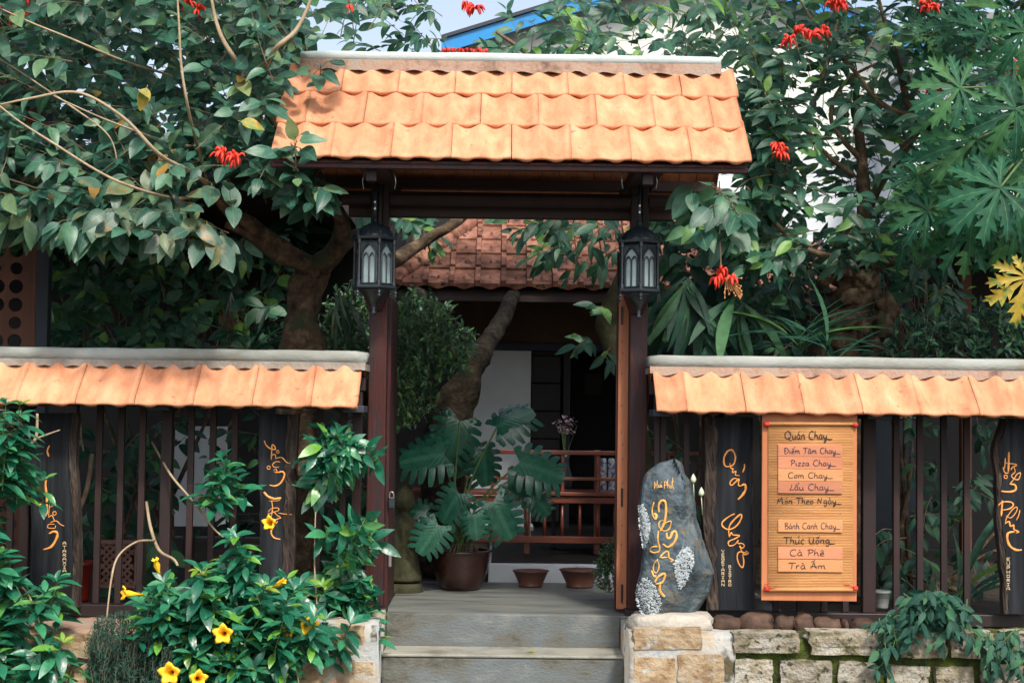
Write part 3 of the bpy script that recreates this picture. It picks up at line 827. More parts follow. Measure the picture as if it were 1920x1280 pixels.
for s in (False, True):
    fr_ = slope_frame(ALPHA, s)
    for r_ in range(3):
        off = r_ * G
        y = YEV + off * math.cos(ALPHA); z = zev + off * math.sin(ALPHA) + 0.020
        if r_ == 1: seq = [(0.5, TR)] + [(1, TM)] * 7 + [(0.5, TL)]
        else: seq = [(1, TM if r_ == 0 else TM3)] * 8
        x = xr0 + (0.02 if r_ != 1 else 0.01)
        for w, me in seq:
            if s:
                place('tile', me, (x + w * TPG, -y, z), fr_, gate, TPG / TP, R(-2.4) + rng.uniform(-.004, .004))
            else:
                place('tile', me, (x + rng.uniform(-.0015, .0015), y + rng.uniform(-.003, .003), z + rng.uniform(0, .003)), fr_, gate, TPG / TP, R(-2.4) + rng.uniform(-.006, .006))
            x += w * TPG
# ridge: mortar bed with ragged foot, pale cement cap
def ridge(parent, x0, x1, yc, zt, zb, hw, hwb, ragged, matm, matc, capname='ridge_cap', beds=True, capz=None, amp=0.012, per=TP / 2, skew=1):
    n = int((x1 - x0) / 0.025)
    mb = MB(); vs = []
    for i in range(n + 1):
        x = x0 + (x1 - x0) * i / n
        w = amp * math.cos(2 * math.pi * (x - x0) / per) + ragged * noise.noise(Vector((x * 14, yc, 1)))
        w2 = amp * math.cos(2 * math.pi * (x - x0) / per) + ragged * noise.noise(Vector((x * 14, yc, 9)))
        j1 = .006 * noise.noise(Vector((x * 20, 3, yc)))
        vs += [(x, yc - hwb - .002, zb + w), (x, yc - hwb + .010 + j1, zt + .003), (x, yc - hw * .8, zt + .006), (x, yc + hw * .8, zt + .006), (x, yc + hwb - .010, zt + .003), (x, yc + hwb + .002, zb + w2)]
    fs = []
    for i in range(n):
        for k in range(5):
            a = i * 6 + k
            fs.append((a, a + 6, a + 7, a + 1))
    fs += [(0, 1, 2, 3, 4, 5), tuple(n * 6 + k for k in (5, 4, 3, 2, 1, 0))]
    mb.add(vs, fs).build('mortar_bed', matm, parent, smooth=False)
    mb = MB(); vs = []
    cz = capz
    prof = [(-hw, 0), (-hw * .985, cz * .7), (-hw * .90, cz * .95), (-hw * .3, cz * 1.04), (hw * .3, cz * 1.04), (hw * .90, cz * .95), (hw * .985, cz * .7), (hw, 0)]
    m = len(prof); n = int((x1 - x0) / 0.06)
    for i in range(n + 1):
        x = x0 + (x1 - x0) * i / n
        for k, (py_, pz_) in enumerate(prof):
            j = noise.noise(Vector((x * 5, k * .7, yc * 3 + 2))) * 0.004
            e = 0.02 if i in (0, n) else 0
            vs.append((x, yc + py_ * (1 - e * 4), zt + pz_ * (1 - e * 6) + j))
    fs = []
    for i in range(n):
        for k in range(m - 1):
            a = i * m + k
            fs.append((a, a + m, a + m + 1, a + 1))
        fs.append((i * m + m - 1, (i + 1) * m + m - 1, (i + 1) * m, i * m))
    fs += [tuple(range(m)), tuple(n * m + k for k in range(m - 1, -1, -1))]
    mb.add(vs, fs).build(capname, matc, parent, smooth=True)
ztop = PZ(117, -.05)
ridge(gate, xr0 + .075, xr1 - .07, 0, ztop, zev + .02 + (.70 - .066) * math.tan(ALPHA) + .004, .052, .066, .012, M['mortar'], M['capwhite'], capz=PZ(101, -.03) - ztop, amp=.008, per=TPG / 2)

# door leaves, folded inward; right one shows its orange edge
def leaf_panel(name, xa, xb, skew, y0, y1, z0, z1, mat, parent):
    return MB().add([(xa, y0, z0), (xb, y0, z0), (xb + skew, y1, z0), (xa + skew, y1, z0), (xa, y0, z1), (xb, y0, z1), (xb + skew, y1, z1), (xa + skew, y1, z1)],
                    [(3, 2, 1, 0), (4, 5, 6, 7), (0, 1, 5, 4), (1, 2, 6, 5), (2, 3, 7, 6), (3, 0, 4, 7)]).build(name, mat, parent, bevel=.004)
dl = leaf_panel('door_leaf', PX(1158, .06), PX(1178, .06), .045, 0.058, 0.62, 0.02, PZ(466, .06), M['leafwood'], gate)
leaf_panel('moulding', PX(1154, .06), PX(1158, .06) - .001, .045, 0.062, 0.60, 0.03, PZ(468, .06), M['post'], gate)
for py in (930, 590, 1110):
    q = P(1166, py, .06)
    box('slot', q.x - .006, q.x + .006, .052, .0575, q.z - .055, q.z + .045, M['rail'], dl, bevel=0)
for py in (485, 640, 662, 700, 760, 810, 833, 860, 905, 985, 1020, 1060):
    q = P(1165 + (py % 3), py, .05)
    MB().tube([(q.x, .052, q.z), (q.x, .0575, q.z)], 0.0035, 6).build('nail', M['rail'], dl)
dl2 = box('door_leaf', PX(724.5, .06), PX(731, .06), 0.058, 0.62, 0.02, PZ(560, .06), M['post'], gate, bevel=0.003)
q = P(734, 940, .05)
box('bolt', q.x - .016, q.x + .018, .03, .056, q.z - .035, q.z + .025, M['metal'], dl2)
MB().tube(smooth_path([q + Vector((-.012, -.005, .025)), q + Vector((-.008, -.005, .05)), q + Vector((.008, -.005, .05)), q + Vector((.012, -.005, .025))], 3), .004, 6).build('shackle', M['steel'], dl2)
q = P(730, 1045, .05)
box('hinge', q.x - .006, q.x + .012, .045, .0565, q.z - .05, q.z + .05, M['steel'], dl2)
# wire hoops at the arm ends
for pxs in ((680, 742), (1166, 1232)):
    for sx, px in zip((-1, 1), pxs):
        a = P(px - sx * 6, 318, -.55); b = P(px, 338, -.56); c = P(px - sx * 2, 354, -.55)
        MB().tube(smooth_path([a, b, c], 4), .0022, 5).build('wire_hoop', M['steel'], gate)

# ================================================================== LANTERNS
def make_lantern(px, py_top, rot, label):
    YLn = -0.215
    top = P(px, py_top, YLn)            # underside of the dome
    bot = P(px, py_top + 91, YLn)
    cx, cy = top.x, YLn
    H = top.z - bot.z
    root = empty('lantern', (cx, cy, bot.z), label, 'lantern', 'lanterns on the gate posts')
    Rr = 0.110
    def ring(r0, r1, z0, z1, name):
        MB().lathe([(r0, z0), (r1, z0 + (z1 - z0) * .4), (r1, z1), (r0 * .9, z1)], (cx, cy, 0), 6, rot=rot).build(name, M['metal'], root, bevel=.002)
    ring(Rr * .80, Rr * 1.12, bot.z - .014, bot.z + .012, 'base_ring')
    ring(Rr * .9, Rr * 1.14, top.z - .012, top.z + .010, 'top_ring')
    cor = [Vector((cx + Rr * math.cos(rot + k * math.pi / 3), cy + Rr * math.sin(rot + k * math.pi / 3), 0)) for k in range(6)]
    for k in range(6):
        a = cor[k]
        MB().tube([(a.x, a.y, bot.z), (a.x, a.y, bot.z + .03), (a.x, a.y, bot.z + .035), (a.x, a.y, top.z - .035), (a.x, a.y, top.z - .03), (a.x, a.y, top.z)], [.012, .012, .0075, .0075, .011, .011], 6).build('corner_bar', M['metal'], root)
        MB().lathe([(.004, -.042), (.009, -.034), (.005, -.026), (.010, -.018), (.006, -.008), (.008, 0)], (a.x * 1.0 + (a.x - cx) * .08, a.y + (a.y - cy) * .08, bot.z - .012), 8).build('drop_finial', M['metal'], root)
        MB().lathe([(.009, 0), (.006, .008), (.010, .016), (.003, .032)], (a.x + (a.x - cx) * .1, a.y + (a.y - cy) * .1, top.z + .008), 8).build('corner_finial', M['metal'], root)
    for k in range(6):
        a, b = cor[k], cor[(k + 1) % 6]
        e = (b - a); w = e.length; e.normalize()
        nrm = Vector(((a.x + b.x) / 2 - cx, (a.y + b.y) / 2 - cy, 0)).normalized()
        def q(u, z, o): return a + e * (u * w) + nrm * o + Vector((0, 0, bot.z + z * H))
        # pane of frosted glass
        vs = [q(.1, .06, -.006), q(.9, .06, -.006), q(.9, .94, -.006), q(.1, .94, -.006), q(.1, .06, -.010), q(.9, .06, -.010), q(.9, .94, -.010), q(.1, .94, -.010)]
        MB().add(vs, [(0, 1, 2, 3), (7, 6, 5, 4), (0, 4, 5, 1), (1, 5, 6, 2), (2, 6, 7, 3), (3, 7, 4, 0)]).build('glass_pane', M['frost'], root)
        # tracery: twin lancets under one pointed arch
        tr = MB(); r_ = .0034
        def arch(u0, u1, z0, zs, zt, rr=r_):
            L1 = [q(u0, z0, 0), q(u0, zs, 0), q(u0 + (u1 - u0) * .12, zs + (zt - zs) * .55, 0), q((u0 + u1) / 2, zt, 0)]
            L2 = [q(u1, z0, 0), q(u1, zs, 0), q(u1 - (u1 - u0) * .12, zs + (zt - zs) * .55, 0), q((u0 + u1) / 2, zt, 0)]
            tr.tube(smooth_path(L1, 3), rr, 4); tr.tube(smooth_path(L2, 3), rr, 4)
        arch(.16, .84, .08, .62, .88, .0042); arch(.20, .49, .08, .55, .70); arch(.51, .80, .08, .55, .70)
        for zz in (.07, .93): tr.tube([q(.05, zz, 0), q(.95, zz, 0)], .005, 4)
        tr.tube([q(.5, .08, 0), q(.5, .62, 0)], .003, 4)
        # solid spandrels beside the arch
        for sgn in (0, 1):
            u = (lambda t: t) if sgn == 0 else (lambda t: 1 - t)
            pts = [q(u(.06), .60, -.002), q(u(.17), .60, -.002), q(u(.24), .74, -.002), q(u(.40), .85, -.002), q(u(.5), .91, -.002), q(u(.06), .93, -.002)]
            tr.add(pts, [tuple(range(6)) if sgn == 0 else tuple(range(5, -1, -1))])
            for zz in np.linspace(.12, .58, 9): tr.tube([q(u(.07), zz, 0), q(u(.13), zz + .02, 0)], .0022, 3)
            for i in range(7):
                uu = .09 + .05 * i
                tr.tube([q(u(uu), .66 + .04 * i, .002), q(u(uu + .03), .70 + .035 * i, .002)], .0025, 3)
        tr.build('tracery', M['metal'], root)
    MB().lathe([(Rr * .98, .008), (Rr * .96, .016), (Rr * .90, .03), (Rr * .78, .048), (Rr * .60, .066), (Rr * .36, .080), (.022, .088), (.016, .096), (.014, .11), (.010, .12)], (cx, cy, top.z), 48, ribs=16, rib=.03).build('dome', M['metal'], root, smooth=True)
    MB().lathe([(.012, 0), (.009, .05), (.012, .06), (.008, .08), (.007, .20)], (cx, cy, top.z + .115), 10).build('stem', M['metal'], root, smooth=True)
    # bracket back to the post and lower drop
    MB().tube([(cx, cy, top.z + .28), (cx, -.061, top.z + .28)], .008, 6).build('arm', M['metal'], root)
    for dz_ in (.20, .165):
        MB().tube([(cx, cy - .016, top.z + dz_), (cx, cy - .008, top.z + dz_)], .006, 8).build('screw', M['steel'], root)
    MB().lathe([(.012, -.145), (.016, -.13), (.009, -.12), (.014, -.108), (.009, -.10), (.016, -.09), (.022, -.075), (.035, -.055), (.075, -.02), (.088, -.014)], (cx, cy, bot.z), 12).build('base_drop', M['metal'], root, smooth=True)
    # wooden corbel the lantern stands against
    MB().add([(cx - .07, -.061, bot.z - .015), (cx + .07, -.061, bot.z - .015), (cx + .035, -.061, bot.z - .11), (cx - .035, -.061, bot.z - .11),
              (cx - .07, cy + .05, bot.z - .018), (cx + .07, cy + .05, bot.z - .018), (cx + .035, -.09, bot.z - .11), (cx - .035, -.09, bot.z - .11)],
             [(0, 3, 2, 1), (4, 5, 6, 7), (0, 1, 5, 4), (3, 7, 6, 2), (0, 4, 7, 3), (1, 2, 6, 5)]).build('corbel', M['post'], root)
    return root
make_lantern(702.5, 449, R(-90 + 18), 'black six sided lantern with arched frosted panes on the left gate post')
make_lantern(1198.5, 456, R(-90), 'black six sided lantern, a corner facing front, on the right gate post')

# ================================================================== TILED FENCES
YF = -0.20
YEF = -0.56; YTF = -0.30
zef = PZ(771, YEF); AF = math.atan2(PZ(691, YTF) - zef, YTF - YEF)
def fence(x0, x1, side, bars, thick, label):
    f = empty('fence', ((x0 + x1) / 2, YF, 0), label, 'fence', 'tile topped fences beside the gate')
    zt = PZ(684, YTF)
    Ln = 0.40
    n = int((x1 - x0) / TP)
    a0 = x1 - n * TP if side < 0 else x0
    xs = [a0 + i * TP for i in range(n)]
    if side < 0:
        xs = [x1 - .02 - .235] + [x1 - .02 - .235 - (i + 1) * TP for i in range(n)]
    else:
        xs = [x0 + .014] + [x0 + .014 + .16 + i * TP for i in range(n)]
    for s in (False, True):
        fr_ = slope_frame(AF, s)
        for i, x in enumerate(xs):
            me, wd = TMF, TP
            if i == 0:
                me, wd = (TMl, .235) if side < 0 else (TMr, .16)
            y = YEF; z = zef + 0.016
            if s:
                place('tile', me, (x + wd, YF * 2 - y, z), fr_, f, 1, 0)
            else:
                place('tile', me, (x + rng.uniform(-.001, .001), y + rng.uniform(-.003, .003), z + rng.uniform(-.001, .002)), fr_, f, 1, rng.uniform(-.006, .006))
    ztm = PZ(685, -.29)
    ridge(f, x0, x1, YF, ztm, zef + .016 + (YF - .146 - YEF) * math.tan(AF) + .002, .125, .146, .007, M['mortar'] if side > 0 else M['mortar2'], M['cement'], capname='ridge_cap', capz=PZ(662, -.26) - ztm, amp=.007)
    # boarding that carries the tiles
    for s in (-1, 1):
        y0, y1 = YF + s * (YF - YEF - .05), YF + s * .03
        z0 = zef + .045 * math.tan(AF) - .02; z1 = z0 + (abs(y1 - y0)) * math.tan(AF)
        MB().add([(x0 + .03, y0, z0), (x1 - .03, y0, z0), (x1 - .03, y1, z1), (x0 + .03, y1, z1), (x0 + .03, y0, z0 - .014), (x1 - .03, y0, z0 - .014), (x1 - .03, y1, z1 - .014), (x0 + .03, y1, z1 - .014)],
                 [(0, 1, 2, 3), (7, 6, 5, 4), (0, 4, 5, 1), (1, 5, 6, 2), (2, 6, 7, 3), (3, 7, 4, 0)]).build('roof_board', M['rail'], f)
    box('top_rail', x0 + .01, x1 - .01, YF - .035, YF + .045, zef + .10, zef + .17, M['rail'], f)
    zr1 = PZ(1140, YF); zr0 = PZ(1163, YF)
    box('bottom_rail', x0 + .01, x1 - .01, YF - .045, YF + .045, zr0, zr1, M['rail'], f)
    for px in bars:
        x = P(px, 950, YF).x
        box('bar', x - .0165, x + .0165, YF - .016, YF + .016, zr1 + .001, zef + .099, M['bar'], f, bevel=.003)
    for px, w in thick:
        x = P(px, 950, YF).x
        box('fence_post', x - w / 2, x + w / 2, YF - .028, YF + .030, zr1 + .001, zef + .099, M['bar'], f, bevel=.004)
        box('post_bracket', x - w / 2 - .03, x + w / 2 + .03, YEF + .10, YF - .0285, zef - .016, zef + .02, M['bluepost'], f)
    return f
M['mortar2'] = nmat('grey mortar', [(0.16, 0.135, 0.11), (0.30, 0.26, 0.22)], scale=8, rough=0.95, bump=0.008, bscale=50)
TMl = tile_mesh(0.0, .235 / .30, n=11, name='cut_tile', Ln=.36); TMr = tile_mesh(1 - .16 / .30, 1.0, n=8, name='cut_tile', Ln=.36); TMF = tile_mesh(Ln=.36)
XFL = PX(687.5, YF); XFR = PX(1213.5, YF)
fence(-4.2, XFL, -1, [-300, -250, -200, -150, -100, -60, 20, 184, 225, 265, 356, 397, 438, 597, 642], [(311, .058), (668, .05), (48, .05), (-180, .06)],
      'tile topped fence of brown bars to the left of the gate')
fence(XFR, 4.2, 1, [1242, 1286, 1320, 1455, 1500, 1545, 1585, 1680, 1724, 1769, 1812, 1980, 2030, 2080, 2130], [(1230, .03), (1628, .07), (2050, .06)],
      'tile topped fence of brown bars to the right of the gate')

# ================================================================== STONE WALLS
YSW = -0.70
def blob_mesh(sx, sy, sz, seed, ex=0.35, n=3, amp=0.10, flat=False):
    bm = bmesh.new()
    bmesh.ops.create_cube(bm, size=2.0)
    bmesh.ops.subdivide_edges(bm, edges=bm.edges, cuts=n, use_grid_fill=True)
    if flat: bmesh.ops.triangulate(bm, faces=bm.faces)
    for v in bm.verts:
        c = Vector(v.co)
        nrm = c.normalized()
        p = c.lerp(nrm * 1.25, ex)
        p += nrm * noise.noise(Vector((c.x * 1.3 + seed * 7.7, c.y * 1.3, c.z * 1.3))) * amp * 2
        p += nrm * noise.noise(Vector((c.x * 3.3, c.y * 3.3 + seed * 3.1, c.z * 3.3))) * amp
        v.co = Vector((p.x * sx / 2, p.y * sy / 2, p.z * sz / 2))
    me = bpy.data.meshes.new('stone'); bm.to_mesh(me); bm.free()
    me.polygons.foreach_set('use_smooth', [not flat] * len(me.polygons))
    return me
def pxbox(x0, y0, x1, y1, Y):
    a = P(x0, y1, Y); b = P(x1, y0, Y)
    return a.x, b.x, a.z, b.z
def stones(parent, rects, mat, proud, seed0, dep=.16, ex=.25, Y=YSW, amp=.07):
    for i, r_ in enumerate(rects):
        x0, x1, z0, z1 = pxbox(*r_, Y)
        me = blob_mesh(x1 - x0, dep, z1 - z0, seed0 + i, ex, 6, amp=amp, flat=True); me.materials.append(mat)
        o = link('stone', me, None, parent)
        o.matrix_basis = Matrix.Translation(((x0 + x1) / 2, Y + dep / 2 - proud, (z0 + z1) / 2)) @ Matrix.Rotation(rng.uniform(-.03, .03), 4, 'Y')
XPR = PX(1183, YSW, 1200); XPL = PX(713, YSW, 1200)
ztw = PZ(1192, YSW)
wr = empty('stone_wall', (2.2, YSW, GZ), 'mossy granite block wall under the right fence', 'wall')
def rough_wall(name, x0, x1, y0, y1, z0, z1, mat, parent, amp=.012, step=.03):
    """front and top faces as a fine uneven grid, closed behind"""
    nx = max(2, int((x1 - x0) / step)); nz = max(2, int((z1 - z0) / step)); ny = max(2, int((y1 - y0) / step))
    prof = [(y0, z0 + (z1 - z0) * i / nz) for i in range(nz + 1)] + [(y0 + (y1 - y0) * i / ny, z1) for i in range(1, ny + 1)] + [(y1, z0)]
    m = len(prof); vs = []
    for i in range(nx + 1):
        x = x0 + (x1 - x0) * i / nx
        for k, (y, z) in enumerate(prof):
            if k == m - 1: vs.append((x, y, z)); continue
            d = noise.noise(Vector((x * 7, y * 7, z * 7))) * amp + noise.noise(Vector((x * 22, y * 22, z * 22 + 5))) * amp * .5
            ed = 0.02 if (k in (nz, nz + 1, nz - 1)) else 0
            vs.append((x, y - (d if k <= nz else 0) + ed * (k <= nz), z + (d if k >= nz else 0) - ed * .6 * (k >= nz)))
    fs = []
    for i in range(nx):
        for k in range(m - 1):
            a = i * m + k
            fs.append((a, a + m, a + m + 1, a + 1))
        fs.append((i * m + m - 1, (i + 1) * m + m - 1, (i + 1) * m, i * m))
    fs += [tuple(range(m)), tuple(nx * m + k for k in range(m - 1, -1, -1))]
    return MB().add(vs, fs).build(name, mat, parent, smooth=True)
xpj = PX(1392, YSW, 1200)
rough_wall('joint_moss', xpj - .03, 5.0, YSW + .018, -.121, GZ, ztw + .01, M['moss'], wr, .016)
stones(wr, [(1374, 1187, 1499, 1222), (1519, 1186, 1668, 1226), (1688, 1186, 1772, 1232), (1782, 1186, 1862, 1232), (1884, 1186, 1990, 1232),
            (1376, 1235, 1448, 1292), (1462, 1238, 1558, 1292), (1571, 1240, 1640, 1292), (1662, 1248, 1741, 1300), (1754, 1250, 1824, 1300), (1838, 1246, 1930, 1300),
            (2000, 1190, 2100, 1235), (1945, 1245, 2040, 1300), (1400, 1300, 1520, 1350), (1540, 1300, 1680, 1350), (1700, 1306, 1800, 1350), (1820, 1306, 1940, 1350)],
       M['stone'], .014, 3, ex=.05, amp=.075)
prr = empty('stone_pier', ((XPR + xpj) / 2, YSW, GZ), 'beige stone and plaster pier at the right of the steps, rock on top', 'pier')
rough_wall('plaster', XW0 + .002, xpj - .032, YSW, -.101, GZ, ztw + .02, M['plaster'], prr, .010)
stones(prr, [(1188, 1178, 1316, 1216), (1188, 1232, 1266, 1290), (1270, 1226, 1358, 1290)], M['sandstone'], .006, 40, dep=.08, ex=.06, amp=.05)
wl = empty('stone_wall', (-2.3, YSW, GZ), 'ochre stone wall under the left fence, half hidden by shrubs', 'wall')
xpk = PX(535, YSW, 1200)
rough_wall('mortar_core', -5.0, xpk, YSW + .012, -.121, GZ, ztw + .01, M['mortar'], wl, .014)
lw = []
for r_ in range(3):
    x = -260 + r_ * 40
    while x < 510:
        w = rng.uniform(80, 130)
        lw.append((x, 1188 + r_ * 54, min(x + w, 530), 1188 + r_ * 54 + 44)); x += w + 12
stones(wl, lw, M['sandstone'], .015, 60, ex=.15)
pll = empty('stone_pier', ((XPL + xpk) / 2, YSW, GZ), 'pale plastered pier with ochre stones at the left of the steps', 'pier')
rough_wall('plaster', xpk + .002, XS0 - .002, YSW, -.101, GZ, PZ(1172, YSW), M['plaster'], pll, .008)
stones(pll, [(562, 1174, 684, 1207), (542, 1236, 622, 1290), (640, 1240, 700, 1262)], M['sandstone'], .004, 90, dep=.08, ex=.08, amp=.06)
# pebbles along the foot of the right fence
pebg = [(1336, 1158, 1384, 1182), (1390, 1154, 1448, 1190), (1452, 1156, 1486, 1186), (1490, 1153, 1524, 1190), (1527, 1163, 1574, 1186), (1576, 1160, 1589, 1180), (1596, 1166, 1640, 1188)]
for i, (a, b, c, d) in enumerate(pebg):
    x0, x1, z0, z1 = pxbox(a, b, c, d, -.42)
    me = blob_mesh(x1 - x0, .13, (z1 - z0) * 1.1, 200 + i, .9, amp=.22); me.materials.append(M['pebble'])
    o = link('pebble', me); o.matrix_basis = Matrix.Translation(((x0 + x1) / 2, -.42, ztw + .035))
    tag(o, ['brown pebble nearest the blue grey rock', 'largest rust red pebble under the menu board', 'grey pebble with a pointed top under the menu board',
            'dark red pebble right of the grey pointed pebble', 'flat long orange pebble below the menu board corner', 'tiny tan pebble beside the flat orange pebble', 'rightmost pebble, half under the ground vine'][i], 'pebble', 'pebbles under the right fence')

# ================================================================== WRITING
def stroke3(mb, mp, pts, w, scale, Y=None, sub=4, close=False, thick=.3, taper=True):
    pts = [Vector((a, b, 0)) for a, b in pts]
    sp = smooth_path(pts, sub)
    out = [mp(p.x, p.y) for p in sp]
    m = len(out); r = w / 2 * scale
    rads = [r * (0.55 + 0.45 * min(1, i / (m * .12 + 1), (m - 1 - i) / (m * .12 + 1)) if taper else 1) * (1 + .12 * math.sin(i * 1.3)) for i in range(m)]
    mb.tube(out, rads, 6, flat=thick)
def circle(cx, cy, r): return [(cx + r * math.cos(a), cy + r * math.sin(a)) for a in np.linspace(0, 2 * math.pi, 9)]

GL = {  # one-stroke hand: glyph -> (advance, strokes), cap height 1, small letters 0.58
 'Q': (.95, [[(.5,1),(.12,.8),(.08,.35),(.35,.02),(.7,.2),(.78,.7),(.5,1),(.35,.95)], [(.45,.25),(.7,-.1),(.95,-.15)]]),
 'C': (.72, [[(.66,.85),(.5,1),(.2,.85),(.08,.45),(.2,.08),(.45,0),(.68,.12)]]),
 'P': (.62, [[(.2,.95),(.18,.4),(.12,0)], [(.0,.85),(.3,1),(.58,.85),(.5,.55),(.18,.45)]]),
 'M': (.95, [[(.05,0),(.15,.9)], [(.15,.9),(.3,.35),(.5,.9)], [(.5,.9),(.62,.9),(.7,.1),(.85,0)]]),
 'T': (.70, [[(0,.88),(.3,.95),(.75,.92)], [(.38,.92),(.36,.4),(.3,0)]]),
 'B': (.62, [[(.15,.95),(.12,0)], [(0,.85),(.3,1),(.5,.8),(.15,.52)], [(.15,.52),(.55,.4),(.5,.08),(.1,0)]]),
 'N': (.80, [[(.08,0),(.15,.9)], [(.15,.9),(.5,.1)], [(.5,.1),(.6,.95)]]),
 'L': (.55, [[(.3,.95),(.22,.4),(.05,.05),(.3,.1),(.55,0)]]),
 'U': (.72, [[(.1,.9),(.1,.3),(.3,0),(.5,.25),(.55,.9)], [(.55,.9),(.55,.1),(.7,0)]]),
 'D': (.75, [[(.15,.95),(.12,0)], [(0,.9),(.4,.95),(.68,.5),(.4,.05),(.1,0)], [(0,.5),(.35,.5)]]),
 'A': (.72, [[(.05,0),(.35,.95),(.45,.5),(.62,0)], [(.0,.35),(.35,.4),(.7,.35)]]),
 'a': (.55, [[(.42,.5),(.22,.58),(.06,.28),(.2,.02),(.38,.2),(.44,.56)], [(.44,.56),(.42,.12),(.56,.02)]]),
 'u': (.56, [[(.06,.56),(.06,.18),(.2,0),(.38,.2),(.42,.56)], [(.42,.56),(.42,.1),(.56,0)]]),
 'n': (.54, [[(.08,.56),(.08,0)], [(.08,.3),(.25,.56),(.4,.45),(.4,.1),(.52,0)]]),
 'm': (.78, [[(.08,.56),(.08,0)], [(.08,.3),(.22,.56),(.34,.4),(.34,0)], [(.34,.3),(.5,.56),(.62,.4),(.62,.1),(.76,0)]]),
 'h': (.54, [[(.14,1.05),(.08,.5),(.08,0)], [(.08,.3),(.25,.56),(.38,.4),(.4,.1),(.55,0)]]),
 'y': (.66, [[(.06,.56),(.1,.2),(.25,.08),(.42,.3)], [(.46,.56),(.42,0),(.3,-.38),(.14,-.3),(.35,-.02),(.66,0)]]),
 'i': (.30, [[(.12,.56),(.12,.12),(.26,0)]]),
 'ê': (.5, [[(.06,.28),(.4,.34),(.3,.56),(.08,.35),(.15,.02),(.46,.06)]]),
 'e': (.5, [[(.06,.28),(.4,.34),(.3,.56),(.08,.35),(.15,.02),(.46,.06)]]),
 'o': (.5, [[(.25,.56),(.06,.3),(.2,0),(.42,.25),(.28,.56)]]),
 'z': (.48, [[(.05,.52),(.4,.52),(.06,.03),(.45,.03)]]),
 'c': (.46, [[(.4,.48),(.22,.58),(.06,.28),(.2,0),(.42,.08)]]),
 'g': (.55, [[(.42,.5),(.22,.58),(.06,.3),(.2,.06),(.4,.25)], [(.44,.56),(.42,-.1),(.25,-.36),(.08,-.2)]]),
 'r': (.42, [[(.08,.56),(.08,0)], [(.08,.3),(.2,.55),(.38,.5)]]),
 '_': (.5, [[(-.12,0),(.1,-.04),(.5,-.02)]]),
 ' ': (.38, []),
}
DI = {'´': [[(.2,.72),(.36,1.0)]], '`': [[(.16,.98),(.36,.76)]], '^': [[(.08,.7),(.25,.88),(.42,.7)]], '~': [[(.1,.74),(.25,.84),(.45,.78)]],
      '?': [[(.28,.98),(.42,.95),(.34,.8)]], '.': [[(.24,-.2),(.26,-.22)]], "'": [[(.42,.5),(.52,.62)]], '-': [[(.08,.78),(.42,.78)]]}
CM = {'á': 'a´', 'à': 'a`', 'â': 'a^', 'ấ': 'a^´', 'ẩ': 'a^?', 'ó': 'o´', 'ơ': "o'", 'ố': 'o^´', 'ê': 'e^', 'ể': 'e^?', 'ứ': "u'´", 'Đ': 'D', 'Ấ': 'A^´', 'ư': "u'"}
def hand(mb, text, x0, x1, base, cap, Y, w, r_=None):
    """text in the one-stroke hand between pixel columns x0..x1, baseline row base, cap height in pixels"""
    seq = []
    tot = 0
    for ch in text:
        d = CM.get(ch, ch)
        g = GL[d[0]]
        seq.append((tot, g, [c for c in d[1:]], d[0].isupper())); tot += g[0] + .02
    kx = (x1 - x0) / tot
    for off, g, dia, upc in seq:
        def mp(a, b): return P(x0 + (off + a) * kx, base - b * cap - (a * 0), Y)
        for s in g[1]: stroke3(mb, mp, s, 1, w, sub=3, thick=.35)
        for k, dd in enumerate(dia):
            for s in DI[dd]:
                s2 = [(a + (.12 if k and dd in '´?' else 0), b + (.14 if k and dd in '´?' else 0) + (.32 if upc else 0)) for a, b in s]
                stroke3(mb, mp, s2, 1, w * .9, sub=2, thick=.35)
BLK = {  # squarish small capitals, x 0..1, y 0 (top)..1 (bottom)
 'A': [[(0,1),(.1,.3),(.5,0),(.9,.3),(1,1)], [(.1,.6),(.9,.6)]], 'T': [[(0,.1),(1,.1)], [(.5,.1),(.5,1)]], 'a': [[(.9,.1),(.1,.1),(.1,.9),(.9,.9),(.9,.1),(.95,1)]],
 'R': [[(.1,1),(.1,.05),(.9,.1),(.8,.5),(.1,.55)], [(.4,.55),(1,1)]], 'X': [[(0,0),(1,1)], [(1,0),(0,1)]], 'I': [[(.1,.1),(.9,.1)], [(.5,.1),(.5,.9)], [(.1,.9),(.9,.9)]],
 'V': [[(0,0),(.5,1),(1,0)]], 'E': [[(1,.05),(.1,.05),(.1,.95),(1,.95)], [(.1,.5),(.8,.5)]], 'G': [[(1,.05),(.1,.1),(.1,.95),(.95,.95),(.95,.5),(.5,.5)]],
 'N': [[(.05,1),(.05,0)], [(.05,0),(.95,1)], [(.95,1),(.95,0)]], 'B': [[(.1,0),(.1,1),(.9,.9),(.8,.5),(.1,.5)], [(.1,0),(.8,.1),(.75,.45)]], 'S': [[(.95,.05),(.1,.1),(.15,.5),(.9,.5),(.9,.95),(.05,.95)]],
 'O': [[(.1,.1),(.9,.1),(.9,.9),(.1,.9),(.1,.1)]], 'U': [[(.05,0),(.1,.95),(.9,.95),(.95,0)]], 'P': [[(.1,1),(.1,.05),(.9,.1),(.85,.55),(.1,.55)]], 'H': [[(.05,0),(.05,1)], [(.95,0),(.95,1)], [(.05,.5),(.95,.5)]]}
